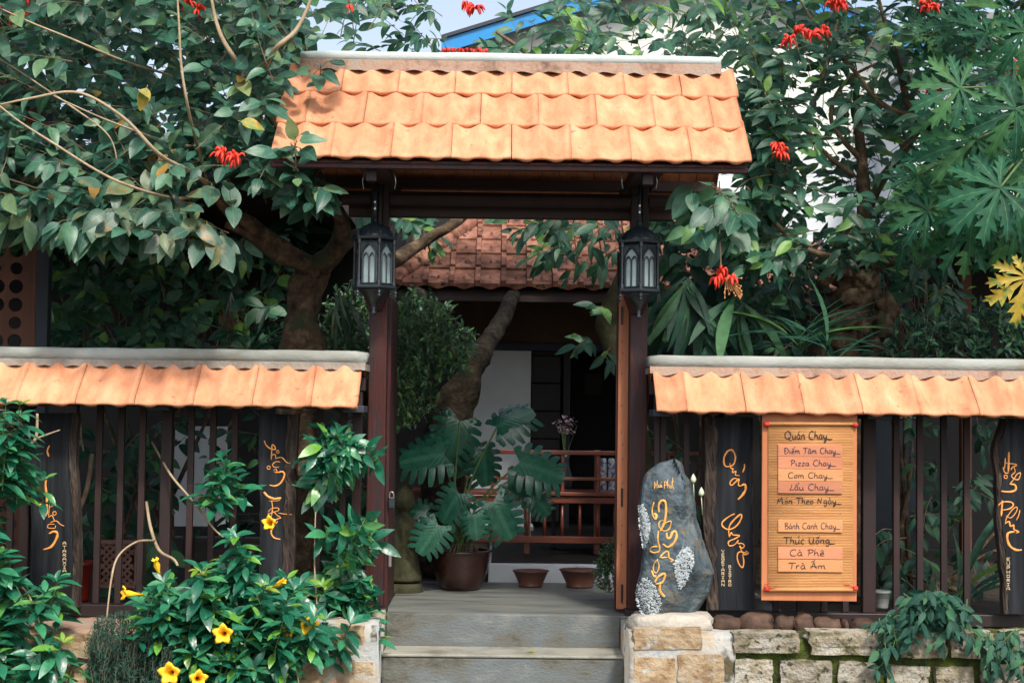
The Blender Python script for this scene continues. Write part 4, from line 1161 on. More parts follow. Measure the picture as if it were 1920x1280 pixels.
def stacked(mb, word, px, y0, y1, w, Y, rad, dx=0.0):
    n = len(word); p = (y1 - y0) / n
    for i, ch in enumerate(word):
        for s in BLK[ch]:
            for k in range(len(s) - 1):
                a = P(px + dx * i + (s[k][0] - .5) * w, y0 + i * p + s[k][1] * p * .74, Y); b = P(px + dx * i + (s[k + 1][0] - .5) * w, y0 + i * p + s[k + 1][1] * p * .74, Y)
                mb.tube([a, b], rad, 4, flat=.4)

# ---- planks
YPK = -0.335
SP = (8.7 + YPK) / FPX                # metres per photo pixel at the plank face
def plank(outL, outR, top, bot, label, word, strokes, crop, small, barkR=0, barkL=0):
    """outL / outR: pixel x along the height, at evenly spaced rows"""
    n = 26
    rows = [top + (bot - top) * i / (n - 1) for i in range(n)]
    root = empty('sign_plank', (P((outL[0] + outR[0]) / 2, bot, YPK).x, YPK + .02, PZ(bot, YPK)), label, 'sign', 'black sign planks on the fence')
    def strip(name, fl, fr, yf, yb, mat, rough=0.0, sm=False, cols=2):
        vs = []
        for i, py in enumerate(rows):
            for k in range(cols):
                u = k / (cols - 1); px = fl(i) * (1 - u) + fr(i) * u
                p = P(px, py, YPK)
                y = yf - rough * (abs(noise.noise(Vector((px * .09, py * .035, 2)))) + .6 * noise.noise(Vector((px * .3, py * .11, 4)))) * (1 if 0 < k < cols - 1 else .5)
                vs.append((p.x, y, p.z))
            for k in (cols - 1, 0):
                px = fl(i) if k == 0 else fr(i); p = P(px, py, YPK)
                vs.append((p.x, yb, p.z))
        m = cols + 2; fs = []
        for i in range(n - 1):
            for k in range(m):
                a = i * m + k; b = i * m + (k + 1) % m
                fs.append((a, a + m, b + m, b))
        fs += [tuple(range(m)), tuple((n - 1) * m + k for k in range(m - 1, -1, -1))]
        return MB().add(vs, fs).build(name, mat, root, smooth=False)
    nl = lambda i: float(np.interp(i / (n - 1), np.linspace(0, 1, len(outL)), outL)) + noise.noise(Vector((i * .5, top, 1))) * 2.2
    nr = lambda i: float(np.interp(i / (n - 1), np.linspace(0, 1, len(outR)), outR)) + noise.noise(Vector((i * .5, bot, 5))) * 2.2
    bl = lambda i: nl(i) + (barkL * (1 + .35 * noise.noise(Vector((i * .6, 3, top)))) if barkL else 0)
    br = lambda i: nr(i) - (barkR * (1 + .35 * noise.noise(Vector((i * .6, 8, top)))) if barkR else 0)
    strip('board', lambda i: bl(i) + .5, lambda i: br(i) - .5, YPK, YPK + .045, M['plank'])
    if barkL: strip('bark', nl, bl, YPK + .004, YPK + .06, M['bark'], .02, cols=8)
    if barkR: strip('bark', br, nr, YPK + .004, YPK + .06, M['bark'], .02, cols=8)
    cx, cy, sc = crop
    mb = MB()
    for pts, w in strokes:
        stroke3(mb, lambda u, v: P(cx + u / sc, cy + v / sc, YPK - .002), pts, w / sc, SP, thick=.3)
    mb.build('painted_words', M['gold'], root, smooth=True)
    mb = MB()
    for wd, px, y0, y1, w, dx in small: stacked(mb, wd, px, y0, y1, w, YPK - .002, .0013, dx)
    if small: mb.build('painted_caption', M['cream'], root)
    return root
plank([54, 52, 58, 60, 62], [146, 142, 148, 150, 146], 774, 1138, 'black sign plank with orange letters and ATARAXIA, behind the left leaves', '', [
    ([(155,70),(135,120),(150,170)],16), ([(130,350),(120,420),(130,520),(132,600),(130,670),(110,700),(85,690)],22), ([(68,600),(82,588)],28),
    ([(150,620),(190,600),(200,550),(185,535),(160,580),(150,650),(148,710)],8), (circle(200,672,16),8), ([(145,710),(175,690),(190,715),(200,740)],10),
    ([(160,755),(215,740),(250,770),(285,785)],9), ([(200,770),(150,770),(140,800),(200,805),(210,780)],9), ([(150,855),(190,835),(225,850),(215,900),(170,970),(100,995)],24)],
    (60, 820, 4.74), [('ATARAXIA', 120.8, 1015, 1074, 6.5, 0)], barkR=13)
plank([486, 484, 487, 486, 484], [560, 556, 554, 551, 548], 776, 1140, 'black sign plank with orange brushed letters behind the yellow flower shrub', '', [
    ([(90,90),(110,140),(160,180),(210,185),(200,150),(175,140),(170,220),(165,300)],16), (circle(238,213,15),9), ([(165,290),(175,250),(210,245),(215,290)],12),
    ([(215,285),(280,275),(330,325),(370,340)],10), ([(265,325),(220,320),(180,350),(200,380),(250,380)],9), (circle(138,385,18),9), ([(190,420),(215,400),(230,440),(200,430)],10),
    ([(235,440),(290,430),(310,470),(270,550),(210,585),(145,575)],22), ([(85,650),(130,700),(200,725),(275,715)],30), ([(140,748),(240,745),(265,730)],9), ([(170,745),(180,830),(165,920)],12),
    ([(130,870),(170,830),(240,825),(245,850),(190,870),(130,890),(150,900)],10), ([(190,860),(230,905),(270,925)],10), ([(245,880),(310,890),(395,897)],9), ([(180,965),(275,930)],16),
    ([(235,970),(180,1040),(165,1100),(200,1150),(265,1165)],20)], (480, 810, 5.81), [], barkR=22)
plank([1322, 1324, 1318, 1322, 1326], [1412, 1411, 1413, 1415, 1416], 782, 1143, 'black sign plank lettered VEGETARIAN BISTRO beside the menu board', '', [
    ([(170,195),(130,190),(120,130),(150,70),(190,60),(215,110),(205,170),(170,200)],16), ([(170,165),(175,205),(195,215),(190,245),(220,235),(215,265),(250,270)],10), ([(290,175),(290,205),(275,245)],12),
    ([(245,300),(200,295),(170,330),(185,350),(230,310),(245,300),(240,350),(270,355)],12), ([(265,352),(295,345),(300,385),(275,430),(235,470)],22),
    ([(210,585),(160,610),(105,660),(120,700),(170,715),(230,680),(265,620),(260,590),(220,620),(175,670),(160,720),(165,780)],14), ([(165,780),(180,740),(195,760),(250,765),(215,790),(160,815),(165,850),(210,840),(240,800)],12),
    ([(240,800),(235,830),(270,830),(290,850),(270,870),(250,850),(285,920),(325,910),(300,890)],10), ([(320,915),(250,900),(230,940),(245,1000),(275,1030),(285,980),(275,920)],12)],
    (1330, 830, 4.41), [('VEGETARIAN', 1355.5, 1030, 1100, 5.6, 0), ('BISTRO', 1368.5, 1059, 1100, 5.6, 0)], barkL=22, barkR=3)
plank([1880, 1862, 1870, 1868, 1874, 1880, 1882], [1930, 1925, 1930, 1936, 1940, 1944, 1940], 784, 1150, 'leaning black sign plank lettered EUPHORIA at the right edge', '', [
    ([(183,75),(182,150),(178,245)],20), ([(155,125),(150,190),(140,215)],12), ([(150,165),(250,180),(215,200),(200,225)],12), ([(135,200),(150,245),(180,250)],10), (circle(158,280,14),8),
    ([(225,200),(235,240),(205,270),(230,300),(265,300),(280,250),(250,260),(225,300),(190,340)],10), ([(190,340),(235,350),(238,390),(190,405),(120,400)],20),
    ([(130,475),(125,540),(120,610)],18), ([(95,520),(130,490),(200,490),(220,515),(190,545),(130,555)],14), ([(160,600),(200,620),(245,570),(250,530),(215,550),(165,620),(155,670)],9),
    ([(275,555),(265,600),(245,640)],9), ([(150,670),(185,650),(195,690),(225,680),(225,715),(265,735),(240,745)],14), ([(230,735),(180,745),(170,790),(190,850),(240,885),(290,885)],22)],
    (1850, 830, 4.414), [('EUPHORIA', 1890.5, 1045, 1108, 6.2, 0)], barkL=10)

# ---- menu board
YM = -0.50
mbd = empty('menu_board', (P(1517, 1126, YM).x, YM, PZ(1126, YM)), 'orange wooden menu board with bamboo mat and handwritten dishes', 'menu board')
def pbox(name, px0, py0, px1, py1, yf, yb, mat, parent, bevel=.002):
    a = P(px0, py1, yf); b = P(px1, py0, yf)
    return box(name, a.x, b.x, yf, yb, a.z, b.z, mat, parent, bevel)
pbox('board', 1427.5, 776, 1607, 1125, YM, YM + .02, M['board'], mbd, .003)
mt = pbox('bamboo_mat', 1440, 795, 1600, 1106, YM - .006, YM - .0005, M['mat'], mbd, 0)
slats = MB()
nsl = 104
for i in range(nsl):
    py = 797 + i * (1103 - 797) / (nsl - 1)
    q0 = P(1440.5, py, YM - .0075); q1 = P(1599.5, py, YM - .0075)
    slats.tube([q0, q1], .0036, 5, flat=.35)
slats.build('mat_slats', M['mat'], mbd, smooth=True, kind='stuff')
for py in (794, 1105):
    MB().tube([P(1433, py, YM - .014), P(1606, py, YM - .014)], .010, 10).build('mat_rod', M['mat'], mbd, smooth=True)
for px, py in ((1437, 795), (1603, 796), (1437, 1104), (1603, 1103)):
    MB().tube([P(px - 4, py, YM - .014), P(px + 5, py, YM - .014)], .013, 8).build('red_tie', M['redtie'], mbd, smooth=True)
MB().tube(smooth_path([P(1438, 1104, YM - .026), P(1434, 1096, YM - .026), P(1447, 1091, YM - .026)], 3), .0024, 5).build('tie_end', M['redtie'], mbd)
MB().tube(smooth_path([P(1440, 1102, YM - .026), P(1452, 1101, YM - .026), P(1456, 1098, YM - .026)], 3), .0024, 5).build('tie_end', M['redtie'], mbd)
MB().tube(smooth_path([P(1602, 1100, YM - .026), P(1592, 1097, YM - .026), P(1582, 1097, YM - .026)], 3), .0028, 5).build('tie_end', M['redtie'], mbd)
for py0, py1, m_ in ((834, 855, 'strip'), (857, 878, 'strip'), (880, 901, 'stripl'), (903, 924, 'strip'), (975, 996.5, 'stripl'), (1026, 1047, 'strip'), (1049.5, 1071, 'stripl')):
    st = pbox('menu_strip', 1459, py0, 1580, py1, YM - .018, YM - .0095, M[m_], mbd, .0015)
    for px in (1463, 1577):
        MB().tube([P(px, (py0 + py1) / 2, YM - .020), P(px, (py0 + py1) / 2, YM - .017)], .0035, 6).build('tack', M['frost'], st)
for px in (1464, 1576): MB().tube([P(px, 962, YM - .013), P(px, 962, YM - .009)], .0035, 6).build('tack', M['frost'], mbd)
for text, x0, x1, base, cap, w, on, ink in (('Quán Chay_', 1471, 1561, 823, 15, .0052, 0, 'ink'), ('Điểm Tâm Chay_', 1470, 1576, 850, 11, .0042, 1, 'blueink'), ('Pizza Chay_', 1482, 1568, 873, 11, .0040, 1, 'blueink'),
        ('Cơm Chay_', 1477, 1562, 896, 11, .0038, 1, 'ink'), ('Lẩu Chay_', 1480, 1565, 918.5, 12, .0040, 1, 'blueink'), ('Món Theo Ngày_', 1457, 1578, 944, 12, .0042, 0, 'ink'),
        ('Bánh Canh Chay_', 1471, 1576, 991, 11.5, .0036, 1, 'blueink'), ('Thức Uống_', 1469, 1566, 1018.5, 13, .0046, 0, 'ink'), ('Cà Phê', 1480, 1547, 1041.5, 12, .0042, 1, 'ink'), ('Trà Ấm', 1478, 1549, 1066, 12, .0042, 1, 'ink')):
    mb = MB()
    hand(mb, text, x0, x1, base, cap, YM - (.0195 if on else .0115), w)
    mb.build('handwritten_line', M[ink], mbd)

# ================================================================== BLUE GREY ROCK
YR = -0.56
def rock_obj():
    root = empty('painted_rock', (P(1262, 1158, YR).x, YR + .1, PZ(1160, YR)), 'tall blue grey rock painted with yellow letters right of the steps', 'rock')
    ys = [860, 866, 885, 905, 945, 970, 1030, 1070, 1110, 1150, 1163]
    lf = [1262, 1238, 1211, 1203, 1197, 1198, 1206, 1200, 1191, 1205, 1222]
    rt = [1268, 1278, 1283, 1297, 1304, 1306, 1325, 1339, 1331, 1306, 1290]
    rg = [1265, 1266, 1276, 1284, 1279, 1277, 1290, 1302, 1270, 1244, 1238]
    nv, nu = 46, 30
    vs = []
    for j in range(nv):
        t = j / (nv - 1); py = 860 + t * 303
        l, r, g = (float(np.interp(py, ys, a)) for a in (lf, rt, rg))
        k = noise.noise(Vector((0, py * .05, 3))) * 2.5
        l += k; r += noise.noise(Vector((5, py * .06, 3))) * 3
        for i in range(nu):
            u = i / (nu - 1)
            px = l + (r - l) * u
            if px < g:
                d = .012 + .035 * max(0, (g - px) / (g - l + 1e-6) - .72) / .28 * 1.1
                d += 0.0 if py > 918 else (918 - py) * .0011
            else:
                q = (px - g) / (r - g + 1e-6)
                d = .012 + q * (.16 if py < 1075 else .13)
            if py > 1090: d += (py - 1090) * .0006
            e = min(u, 1 - u) * 2
            d += .05 * max(0, 1 - e * 9) ** 2
            d -= .010 * noise.noise(Vector((px * .03, py * .03, 7))) + .004 * noise.noise(Vector((px * .12, py * .12, 2))) +   .048 * (noise.voronoi(Vector((px * .020, py * .017, 4)))[0][0] - .4)
            vs.append(P(px, py, YR + d))
    mb = MB(); n0 = nu * nv
    back = []
    for j in range(nv):
        for i in range(nu):
            v = vs[j * nu + i]
            e = math.sin(math.pi * min(1, max(0, i / (nu - 1)))) ** .6 * math.sin(math.pi * (j + .8) / (nv + .6)) ** .4
            back.append((v.x, max(v.y, YR + .06) + .17 * e, v.z))
    fs = []
    for j in range(nv - 1):
        for i in range(nu - 1):
            a = j * nu + i
            fs.append((a, a + nu, a + nu + 1, a + 1)); fs.append((n0 + a, n0 + a + 1, n0 + a + nu + 1, n0 + a + nu))
        fs.append((j * nu, n0 + j * nu, n0 + (j + 1) * nu, (j + 1) * nu))
        a = j * nu + nu - 1; fs.append((a, a + nu, n0 + a + nu, n0 + a))
    for i in range(nu - 1):
        fs.append((i, i + 1, n0 + i + 1, n0 + i)); a = (nv - 1) * nu + i; fs.append((a, n0 + a, n0 + a + 1, a + 1))
    mb.add([tuple(v) for v in vs] + back, fs)
    o = mb.build('rock_body', M['rock'], root, smooth=False)
    bv = BVHTree.FromPolygons([Vector(v) for v in mb.v], mb.f)
    def on(px, py, off=.002):
        d = (P(px, py, 0) - CAMLOC).normalized()
        h = bv.ray_cast(CAMLOC, d)
        return (h[0] - d * off) if h[0] is not None else P(px, py, YR)
    sc = 4.2667; cx, cy = 1190, 860
    mb = MB(); S_ = (8.7 + YR) / FPX / sc
    for pts, w in [([(155,345),(140,400),(145,450),(165,485)],13), ([(152,440),(170,445),(172,470),(160,485)],26), ([(195,430),(192,370),(215,335),(245,345),(250,420),(240,500),(215,560),(205,575)],21),
        ([(240,490),(200,500),(195,540),(230,575),(275,560),(290,500),(250,510),(225,545)],11), ([(255,590),(260,630),(285,630),(300,590),(325,580),(335,620),(310,675),(265,705),(225,680)],22),
        ([(190,575),(185,650),(200,720),(185,750)],15), ([(185,700),(140,705),(125,735),(155,750),(190,740)],14), ([(200,790),(230,755),(265,740),(275,790),(305,810),(285,822)],16), ([(205,790),(265,785)],13),
        ([(185,800),(155,840),(150,890),(175,910),(195,860),(180,805)],11), ([(135,890),(155,940),(172,930)],18), ([(160,990),(185,945),(240,915),(235,960),(215,990),(165,1000)],19), ([(205,985),(200,1050),(225,1090),(240,1100)],26),
        ([(158,182),(162,215),(155,240)],7), ([(180,170),(178,245)],7), ([(155,212),(182,205)],6), ([(195,205),(190,225),(202,225),(206,205),(208,228)],6), ([(215,205),(213,225),(222,222)],6), ([(205,192),(222,186)],5),
        ([(240,175),(236,250)],7), ([(238,190),(255,180),(255,205),(238,212)],6), ([(265,160),(262,235)],6), ([(262,215),(275,205),(275,235)],6), ([(285,215),(282,232),(293,230),(292,212),(285,215)],6), ([(288,200),(296,195)],5),
        ([(305,150),(302,215),(316,245)],7), ([(292,185),(318,178)],6)]:
        stroke3(mb, lambda u, v: on(cx + u / sc, cy + v / sc), pts, w, S_, thick=.35)
    mb.build('painted_words', M['ochre'], root, smooth=True)
    # white lichen: crusts of small irregular flakes
    for poly in ([(1197,948),(1203,945),(1214,960),(1219,985),(1215,1012),(1207,1030),(1203,1010),(1198,980)], [(1280,1028),(1292,1024),(1300,1040),(1302,1055),(1292,1075),(1284,1096),(1274,1104),(1268,1085),(1264,1060),(1270,1040)],
                 [(1194,1100),(1203,1085),(1212,1082),(1225,1094),(1236,1112),(1240,1132),(1234,1156),(1214,1160),(1201,1148),(1192,1124)]):
        mb = MB()
        for _ in range(1400):
            x, y = sample_poly(rng, poly)
            if noise.noise(Vector((x * .35, y * .35, 3))) < -.12: continue
            x += rng.gauss(0, 1.0); y += rng.gauss(0, 1.0)
            c = on(x, y, .0015 + rng.random() * .001)
            k = rng.randint(4, 6); r_ = rng.uniform(.0015, .006)
            a0 = rng.random() * 6
            pts = [(c.x + r_ * rng.uniform(.5, 1.2) * math.cos(a0 + 6.283 * i / k), c.y - rng.random() * .001, c.z + r_ * rng.uniform(.5, 1.2) * math.sin(a0 + 6.283 * i / k)) for i in range(k)]
            mb.add(pts + [(c.x, c.y - .0025, c.z)], [(i, (i + 1) % k, k) for i in range(k)])
        mb.build('lichen_patch', M['lichen'], root, kind='stuff')
    me = blob_mesh(.40, .30, .11, 501, .5, amp=.10); me.materials.append(M['rockmortar'])
    q = P(1262, 1172, YR)
    o = link('mortar_seat', me, None, root); o.matrix_basis = Matrix.Translation((q.x, YR + .12, q.z - .005))
rock_obj()

# ================================================================== COURTYARD OBJECTS
YP = 1.16
pb = P(863, 1097, YP)
pot = empty('plant_pot', (pb.x, YP + .0, 0), 'large glazed dark brown pot holding the split leaf plant', 'pot')
rp = (P(920, 1040, YP).x - P(806, 1040, YP).x) / 2
hp = PZ(1024, YP) - pb.z
MB().lathe([(rp * .60, 0), (rp * .70, hp * .08), (rp * .88, hp * .45), (rp * .97, hp * .8), (rp, hp * .93), (rp * 1.04, hp * .95), (rp * 1.04, hp), (rp * .93, hp), (rp * .9, hp * .9)], (pb.x, YP, 0.001), 40).build('pot_body', M['pot'], pot, smooth=True)
MB().lathe([(.001, hp * .86), (rp * .90, hp * .88)], (pb.x, YP, 0), 24).build('pot_soil', M['soil'], pot)
for px, wtop, wbot, top, lab in ((995, 68, 44, 1060, 'smaller brown bowl with flared rim, nearest the big pot'), (1087, 77, 49, 1056, 'wider brown bowl with flared rim, nearest the open door leaf')):
    YBw = 1.36
    q = P(px, 1091, YBw); s = (8.7 + YBw) / FPX
    bw = empty('bowl', (q.x, YBw, 0), lab, 'bowl', 'bowls on the patio')
    h = PZ(top, YBw) - q.z
    MB().lathe([(wbot / 2 * s, 0), (wbot / 2 * s * 1.03, h * .12), (wbot / 2 * s * 1.0, h * .16), (wtop / 2 * s * .96, h * .93), (wtop / 2 * s * 1.02, h * .95), (wtop / 2 * s, h), (wtop / 2 * s * .88, h * .98), (wbot / 2 * s * .8, h * .3)], (q.x, YBw, 0.001), 36).build('bowl_body', M['bowl'], bw, smooth=True)
    MB().lathe([(.001, h * .6), (wtop / 2 * s * .78, h * .62)], (q.x, YBw, 0), 20).build('bowl_soil', M['soil'], bw)

# statue: mossy stone figure with joined hands
YST = 1.0
q = P(756, 1090, YST)
st = empty('statue', (q.x, YST, 0), 'mossy stone figure with joined hands behind the left gate post', 'statue')
def statue_mesh():
    s = (8.7 + YST) / FPX
    n = 28; vs = []; rows = []
    prof = [(1094, 34), (1086, 36), (1076, 33), (1060, 29), (1040, 27), (1020, 26), (1004, 28), (990, 29), (980, 28), (973, 22), (970, 11), (965, 8), (960, 9), (956, 15), (946, 19), (936, 19), (926, 16), (919, 12), (913, 8), (905, 4)]
    for py, w in prof:
        z = PZ(py, YST)
        for k in range(n):
            a = 2 * math.pi * k / n
            rx = w * s; ry = rx * .75
            x = q.x + rx * math.cos(a); y = YST + ry * math.sin(a)
            f = max(0, -math.sin(a))
            if 975 < py < 1035:                      # folded arms swell and joined hands
                arm = math.exp(-((abs(math.cos(a)) - .72) / .22) ** 2) * math.exp(-((py - 1008) / 16) ** 2)
                y -= .03 * arm * f
                hand_ = math.exp(-(math.cos(a) / .22) ** 2) * math.exp(-((py - 1000) / 13) ** 2) * f
                y -= .045 * hand_
            if 1035 <= py < 1085: y -= .008 * math.sin(a * 9 + py * .05) * f
            if 925 < py < 965:                       # nose, brow, cheeks, ears
                y -= .014 * math.exp(-(math.cos(a) / .12) ** 2) * math.exp(-((py - 946) / 5) ** 2) * f
                y += .008 * math.exp(-((abs(math.cos(a)) - .35) / .15) ** 2) * math.exp(-((py - 940) / 4) ** 2) * f
                x += math.copysign(.01, math.cos(a)) * math.exp(-(math.sin(a) / .25) ** 2) * math.exp(-((py - 947) / 9) ** 2)
            vs.append((x, y, z))
    fs = []
    for i in range(len(prof) - 1):
        for k in range(n): fs.append((i * n + k, i * n + (k + 1) % n, (i + 1) * n + (k + 1) % n, (i + 1) * n + k))
    fs += [tuple(range(n - 1, -1, -1)), tuple((len(prof) - 1) * n + k for k in range(n))]
    return MB().add(vs, fs)
o = statue_mesh().build('figure', M['statue'], st, smooth=True)
ss = o.modifiers.new('sub', 'SUBSURF'); ss.levels = 1; ss.render_levels = 2
MB().lathe([(.125, 0), (.12, .03), (.11, .05)], (q.x, YST, 0.001), 12).build('plinth', M['statue'], st)

# bench on the terrace
YBn = 2.3
bn = empty('bench', (P(1100, 1050, YBn).x, YBn, ZT), 'red brown varnished wooden bench with slatted back on the terrace', 'bench')
def hb(name, px0, px1, py0, py1, y0, y1, parent=bn, mat='bench'):
    return box(name, P(px0, py0, y0).x, P(px1, py0, y0).x, y0, y1, PZ(py1, y0), PZ(py0, y0), M[mat], parent, .004)
hb('top_rail', 770, 1330, 843, 851, YBn, YBn + .05)
hb('back_rail', 770, 1330, 893, 899, YBn + .002, YBn + .045)
hb('seat_edge', 770, 1330, 921, 928, YBn - .02, YBn + .42)
hb('seat_rail', 770, 1330, 930, 942, YBn + .0, YBn + .05)
hb('lower_rail', 770, 1330, 1004, 1017, YBn, YBn + .05)
for i, px in enumerate(range(790, 1325, 33)):
    q0 = P(px, 980, YBn + .02)
    if i % 4 == 2:
        box('leg', q0.x - .021, q0.x + .021, YBn + .051, YBn + .09, ZT, PZ(842, YBn), M['bench'], bn)
    MB().tube([(q0.x, YBn + .025, PZ(1004, YBn)), (q0.x, YBn + .025, PZ(985, YBn)), (q0.x, YBn + .025, PZ(943, YBn))], [.009, .013, .009], 8).build('baluster', M['bench'], bn, smooth=True)
    if i % 2 == 0:
        box('slat', q0.x - .012, q0.x + .012, YBn + .012, YBn + .035, PZ(921, YBn) + .001, PZ(851, YBn) - .001, M['bench'], bn)
# a white legged side table frame behind, seen through the bench
tb = empty('side_table', (P(1010, 1000, 3.0).x, 3.0, ZT), 'small white framed table glimpsed through the bench', 'table')
for px in (905, 990): hb('leg', px, px + 7, 862, 1010, 3.0, 3.03, tb, 'white')
hb('tabletop', 900, 1000, 986, 994, 2.98, 3.3, tb, 'white')
# porcelain stools and the flower vase
for px, lab in ((1131, 'patterned porcelain jar on the terrace, left one of two'), (1146, 'patterned porcelain jar nearest the open door leaf')):
    yv = 2.75
    s = (8.7 + yv) / FPX; c = P(px, 925, yv)
    j = MB().lathe([(5 * s, 0), (6.2 * s, .02), (6.6 * s, .12), (6.6 * s, .22), (6.0 * s, .255), (4.5 * s, .262)], (c.x, yv, PZ(925, yv)), 20).build('porcelain_jar', M['porcelain'], None, smooth=True)
    tag(j, lab, 'jar', 'porcelain jars behind the bench')
tdk = empty('side_table', (P(1085, 850, 2.8).x, 2.8, ZT), 'dark low table carrying the jars and the flower vase behind the bench', 'table')
box('tabletop', P(1030, 850, 2.8).x, P(1200, 850, 2.8).x, 2.6, 3.0, PZ(925, 2.75) - .03, PZ(925, 2.75) - .001, M['rail'], tdk)
for px in (1035, 1190):
    box('leg', P(px, 900, 2.8).x, P(px + 8, 900, 2.8).x, 2.85, 2.9, ZT + .01, PZ(925, 2.75) - .031, M['rail'], tdk)
yv = 2.85
c = P(1060, 850, yv); s = (8.7 + yv) / FPX
vz = PZ(925, 2.75)
va = empty('flower_vase', (c.x, yv, vz), 'dim vase of pinkish flowers in the dark doorway', 'vase')
MB().lathe([(.03, 0), (.05, .05), (.055, .12), (.03, .2), (.025, .25), (.035, .28)], (c.x, yv, vz), 16).build('vase_body', M['metal'], va, smooth=True)
M['pinkflower'] = nmat('dusty pink petals', [(0.16, 0.11, 0.14), (0.30, 0.22, 0.27)], scale=30, rough=0.8)
fl = MB(); zf = PZ(796, yv)
for _ in range(70):
    p = Vector((c.x + rng.gauss(0, .035), yv + rng.gauss(0, .03), zf + rng.gauss(0, .035)))
    r_ = rng.uniform(.006, .012)
    fl.add([p + rv(rng, r_) for _ in range(5)], [(0, 1, 2), (0, 2, 3), (0, 3, 4)])
fl.build('flower_head', M['pinkflower'], va, kind='stuff')
fl = MB()
for _ in range(7): fl.tube([(c.x + rng.gauss(0, .005), yv, vz + .25), (c.x + rng.gauss(0, .03), yv, zf)], .002, 4)
fl.build('flower_stem', M['stem'], va)
# pots behind the left fence
def simple_pot(px, py0, py1, w0, w1, Y, mat, label, name='plant_pot', cat='pot'):
    s = (8.7 + Y) / FPX; c = P(px, py1, Y); h = PZ(py0, Y) - c.z
    r_ = empty(name, (c.x, Y, c.z), label, cat)
    MB().lathe([(w1 / 2 * s * .9, 0), (w1 / 2 * s, h * .1), (w0 / 2 * s * .96, h * .85), (w0 / 2 * s * 1.05, h * .87), (w0 / 2 * s * 1.05, h), (w0 / 2 * s * .9, h), (w0 / 2 * s * .85, h * .8)], (c.x, Y, c.z), 24).build('pot_body', mat, r_, smooth=True)
    MB().lathe([(.001, h * .8), (w0 / 2 * s * .86, h * .82)], (c.x, Y, c.z), 16).build('pot_soil', M['soil'], r_)
    return r_
simple_pot(152, 1060, 1128, 40, 30, .35, M['redpot'], 'dark red glazed pot behind the left fence')
simple_pot(1422, 1112, 1142, 30, 24, .2, M['cement'], 'small pale pot behind the menu board corner')
simple_pot(1652, 1098, 1140, 34, 26, .25, M['cement'], 'pale round pot behind the right fence bars')
for lab, px, py, w, h in (('pinkish planter box with lattice cut sides behind the left fence', 218, 1058, 66, 74),):
    Y = .45; s = (8.7 + Y) / FPX; c = P(px, py + h / 2, Y)
    pk_ = empty('lattice_planter', (c.x, Y, c.z), lab, 'planter')
    W = w * s; H = h * s
    mb = MB(); n = 5
    for k in range(-n, n * 2):
        for sg in (1, -1):
            # diagonal strips clipped to the panel
            a = []
            for t in np.linspace(0, 1, 9):
                x = (k * W / n + t * H * 1.0) if sg > 0 else (W - k * W / n - t * H * 1.0)
                if 0 <= x <= W: a.append((c.x - W / 2 + x, Y - .004 * sg, c.z + t * H))
            if len(a) >= 2: mb.tube([a[0], a[-1]], .0085, 4, flat=.4)
    mb.build('lattice_panel', M['pinkpot'], pk_)
    box('frame', c.x - W / 2 - .01, c.x + W / 2 + .01, Y - .012, Y + .012, c.z + H, c.z + H + .025, M['pinkpot'], pk_)
    box('frame', c.x - W / 2 - .01, c.x + W / 2 + .01, Y - .012, Y + .012, c.z - .02, c.z, M['pinkpot'], pk_)
    box('frame', c.x + W / 2, c.x + W / 2 + .02, Y - .011, Y + .2, c.z, c.z + H, M['pinkpot'], pk_)
    box('planter_core', c.x - W / 2, c.x + W / 2, Y + .04, Y + .2, c.z, c.z + H * .9, M['soil'], pk_)
# white flower buds and a banana-like upright sheath beside the rock
for i, (px, py, w, lab) in enumerate(((1300, 897, 11, 'upper pale green bud beside the rock top'), (1315, 922, 11, 'lower pale green bud beside the rock top'))):
    s = (8.7 - .4) / FPX; c = P(px, py, -.4)
    M.setdefault('bud', nmat('pale green bud', [(0.45, 0.52, 0.36), (0.66, 0.70, 0.55)], rough=0.6))
    mb = MB().lathe([(.001, -.024), (w / 2 * s * .8, -.016), (w / 2 * s, -.004), (w / 2 * s * .7, .010), (.001, .026)], tuple(c), 12)
    mb.tube([c - Vector((0, 0, .02)), c + Vector((.01, .03, -.12))], .0025, 5)
    tag(mb.build('flower_bud', M['bud'], None, smooth=True), lab, 'flower bud', 'buds beside the rock')
# grey ball hanging by a cord at right
c = P(1736, 628, 1.6)
gb = empty('hanging_ball', tuple(c), 'pale grey ball hanging on a cord under the right shelter', 'ornament')
r_ = 21 * (8.7 + 1.6) / FPX
MB().lathe([(.001, -r_ * .85), (r_ * .6, -r_ * .72), (r_ * .93, -r_ * .3), (r_ * .97, .2 * r_), (r_ * .7, r_ * .7), (r_ * .2, r_ * .9), (.001, r_ * .92)], tuple(c), 28).build('ball', M['grey'], gb, smooth=True)
for dx in (-.01, .012): MB().tube([(c.x + dx, c.y, c.z + r_ * .88), (c.x, c.y, PZ(470, 1.6))], .0022, 4).build('cord', M['vine'], gb)
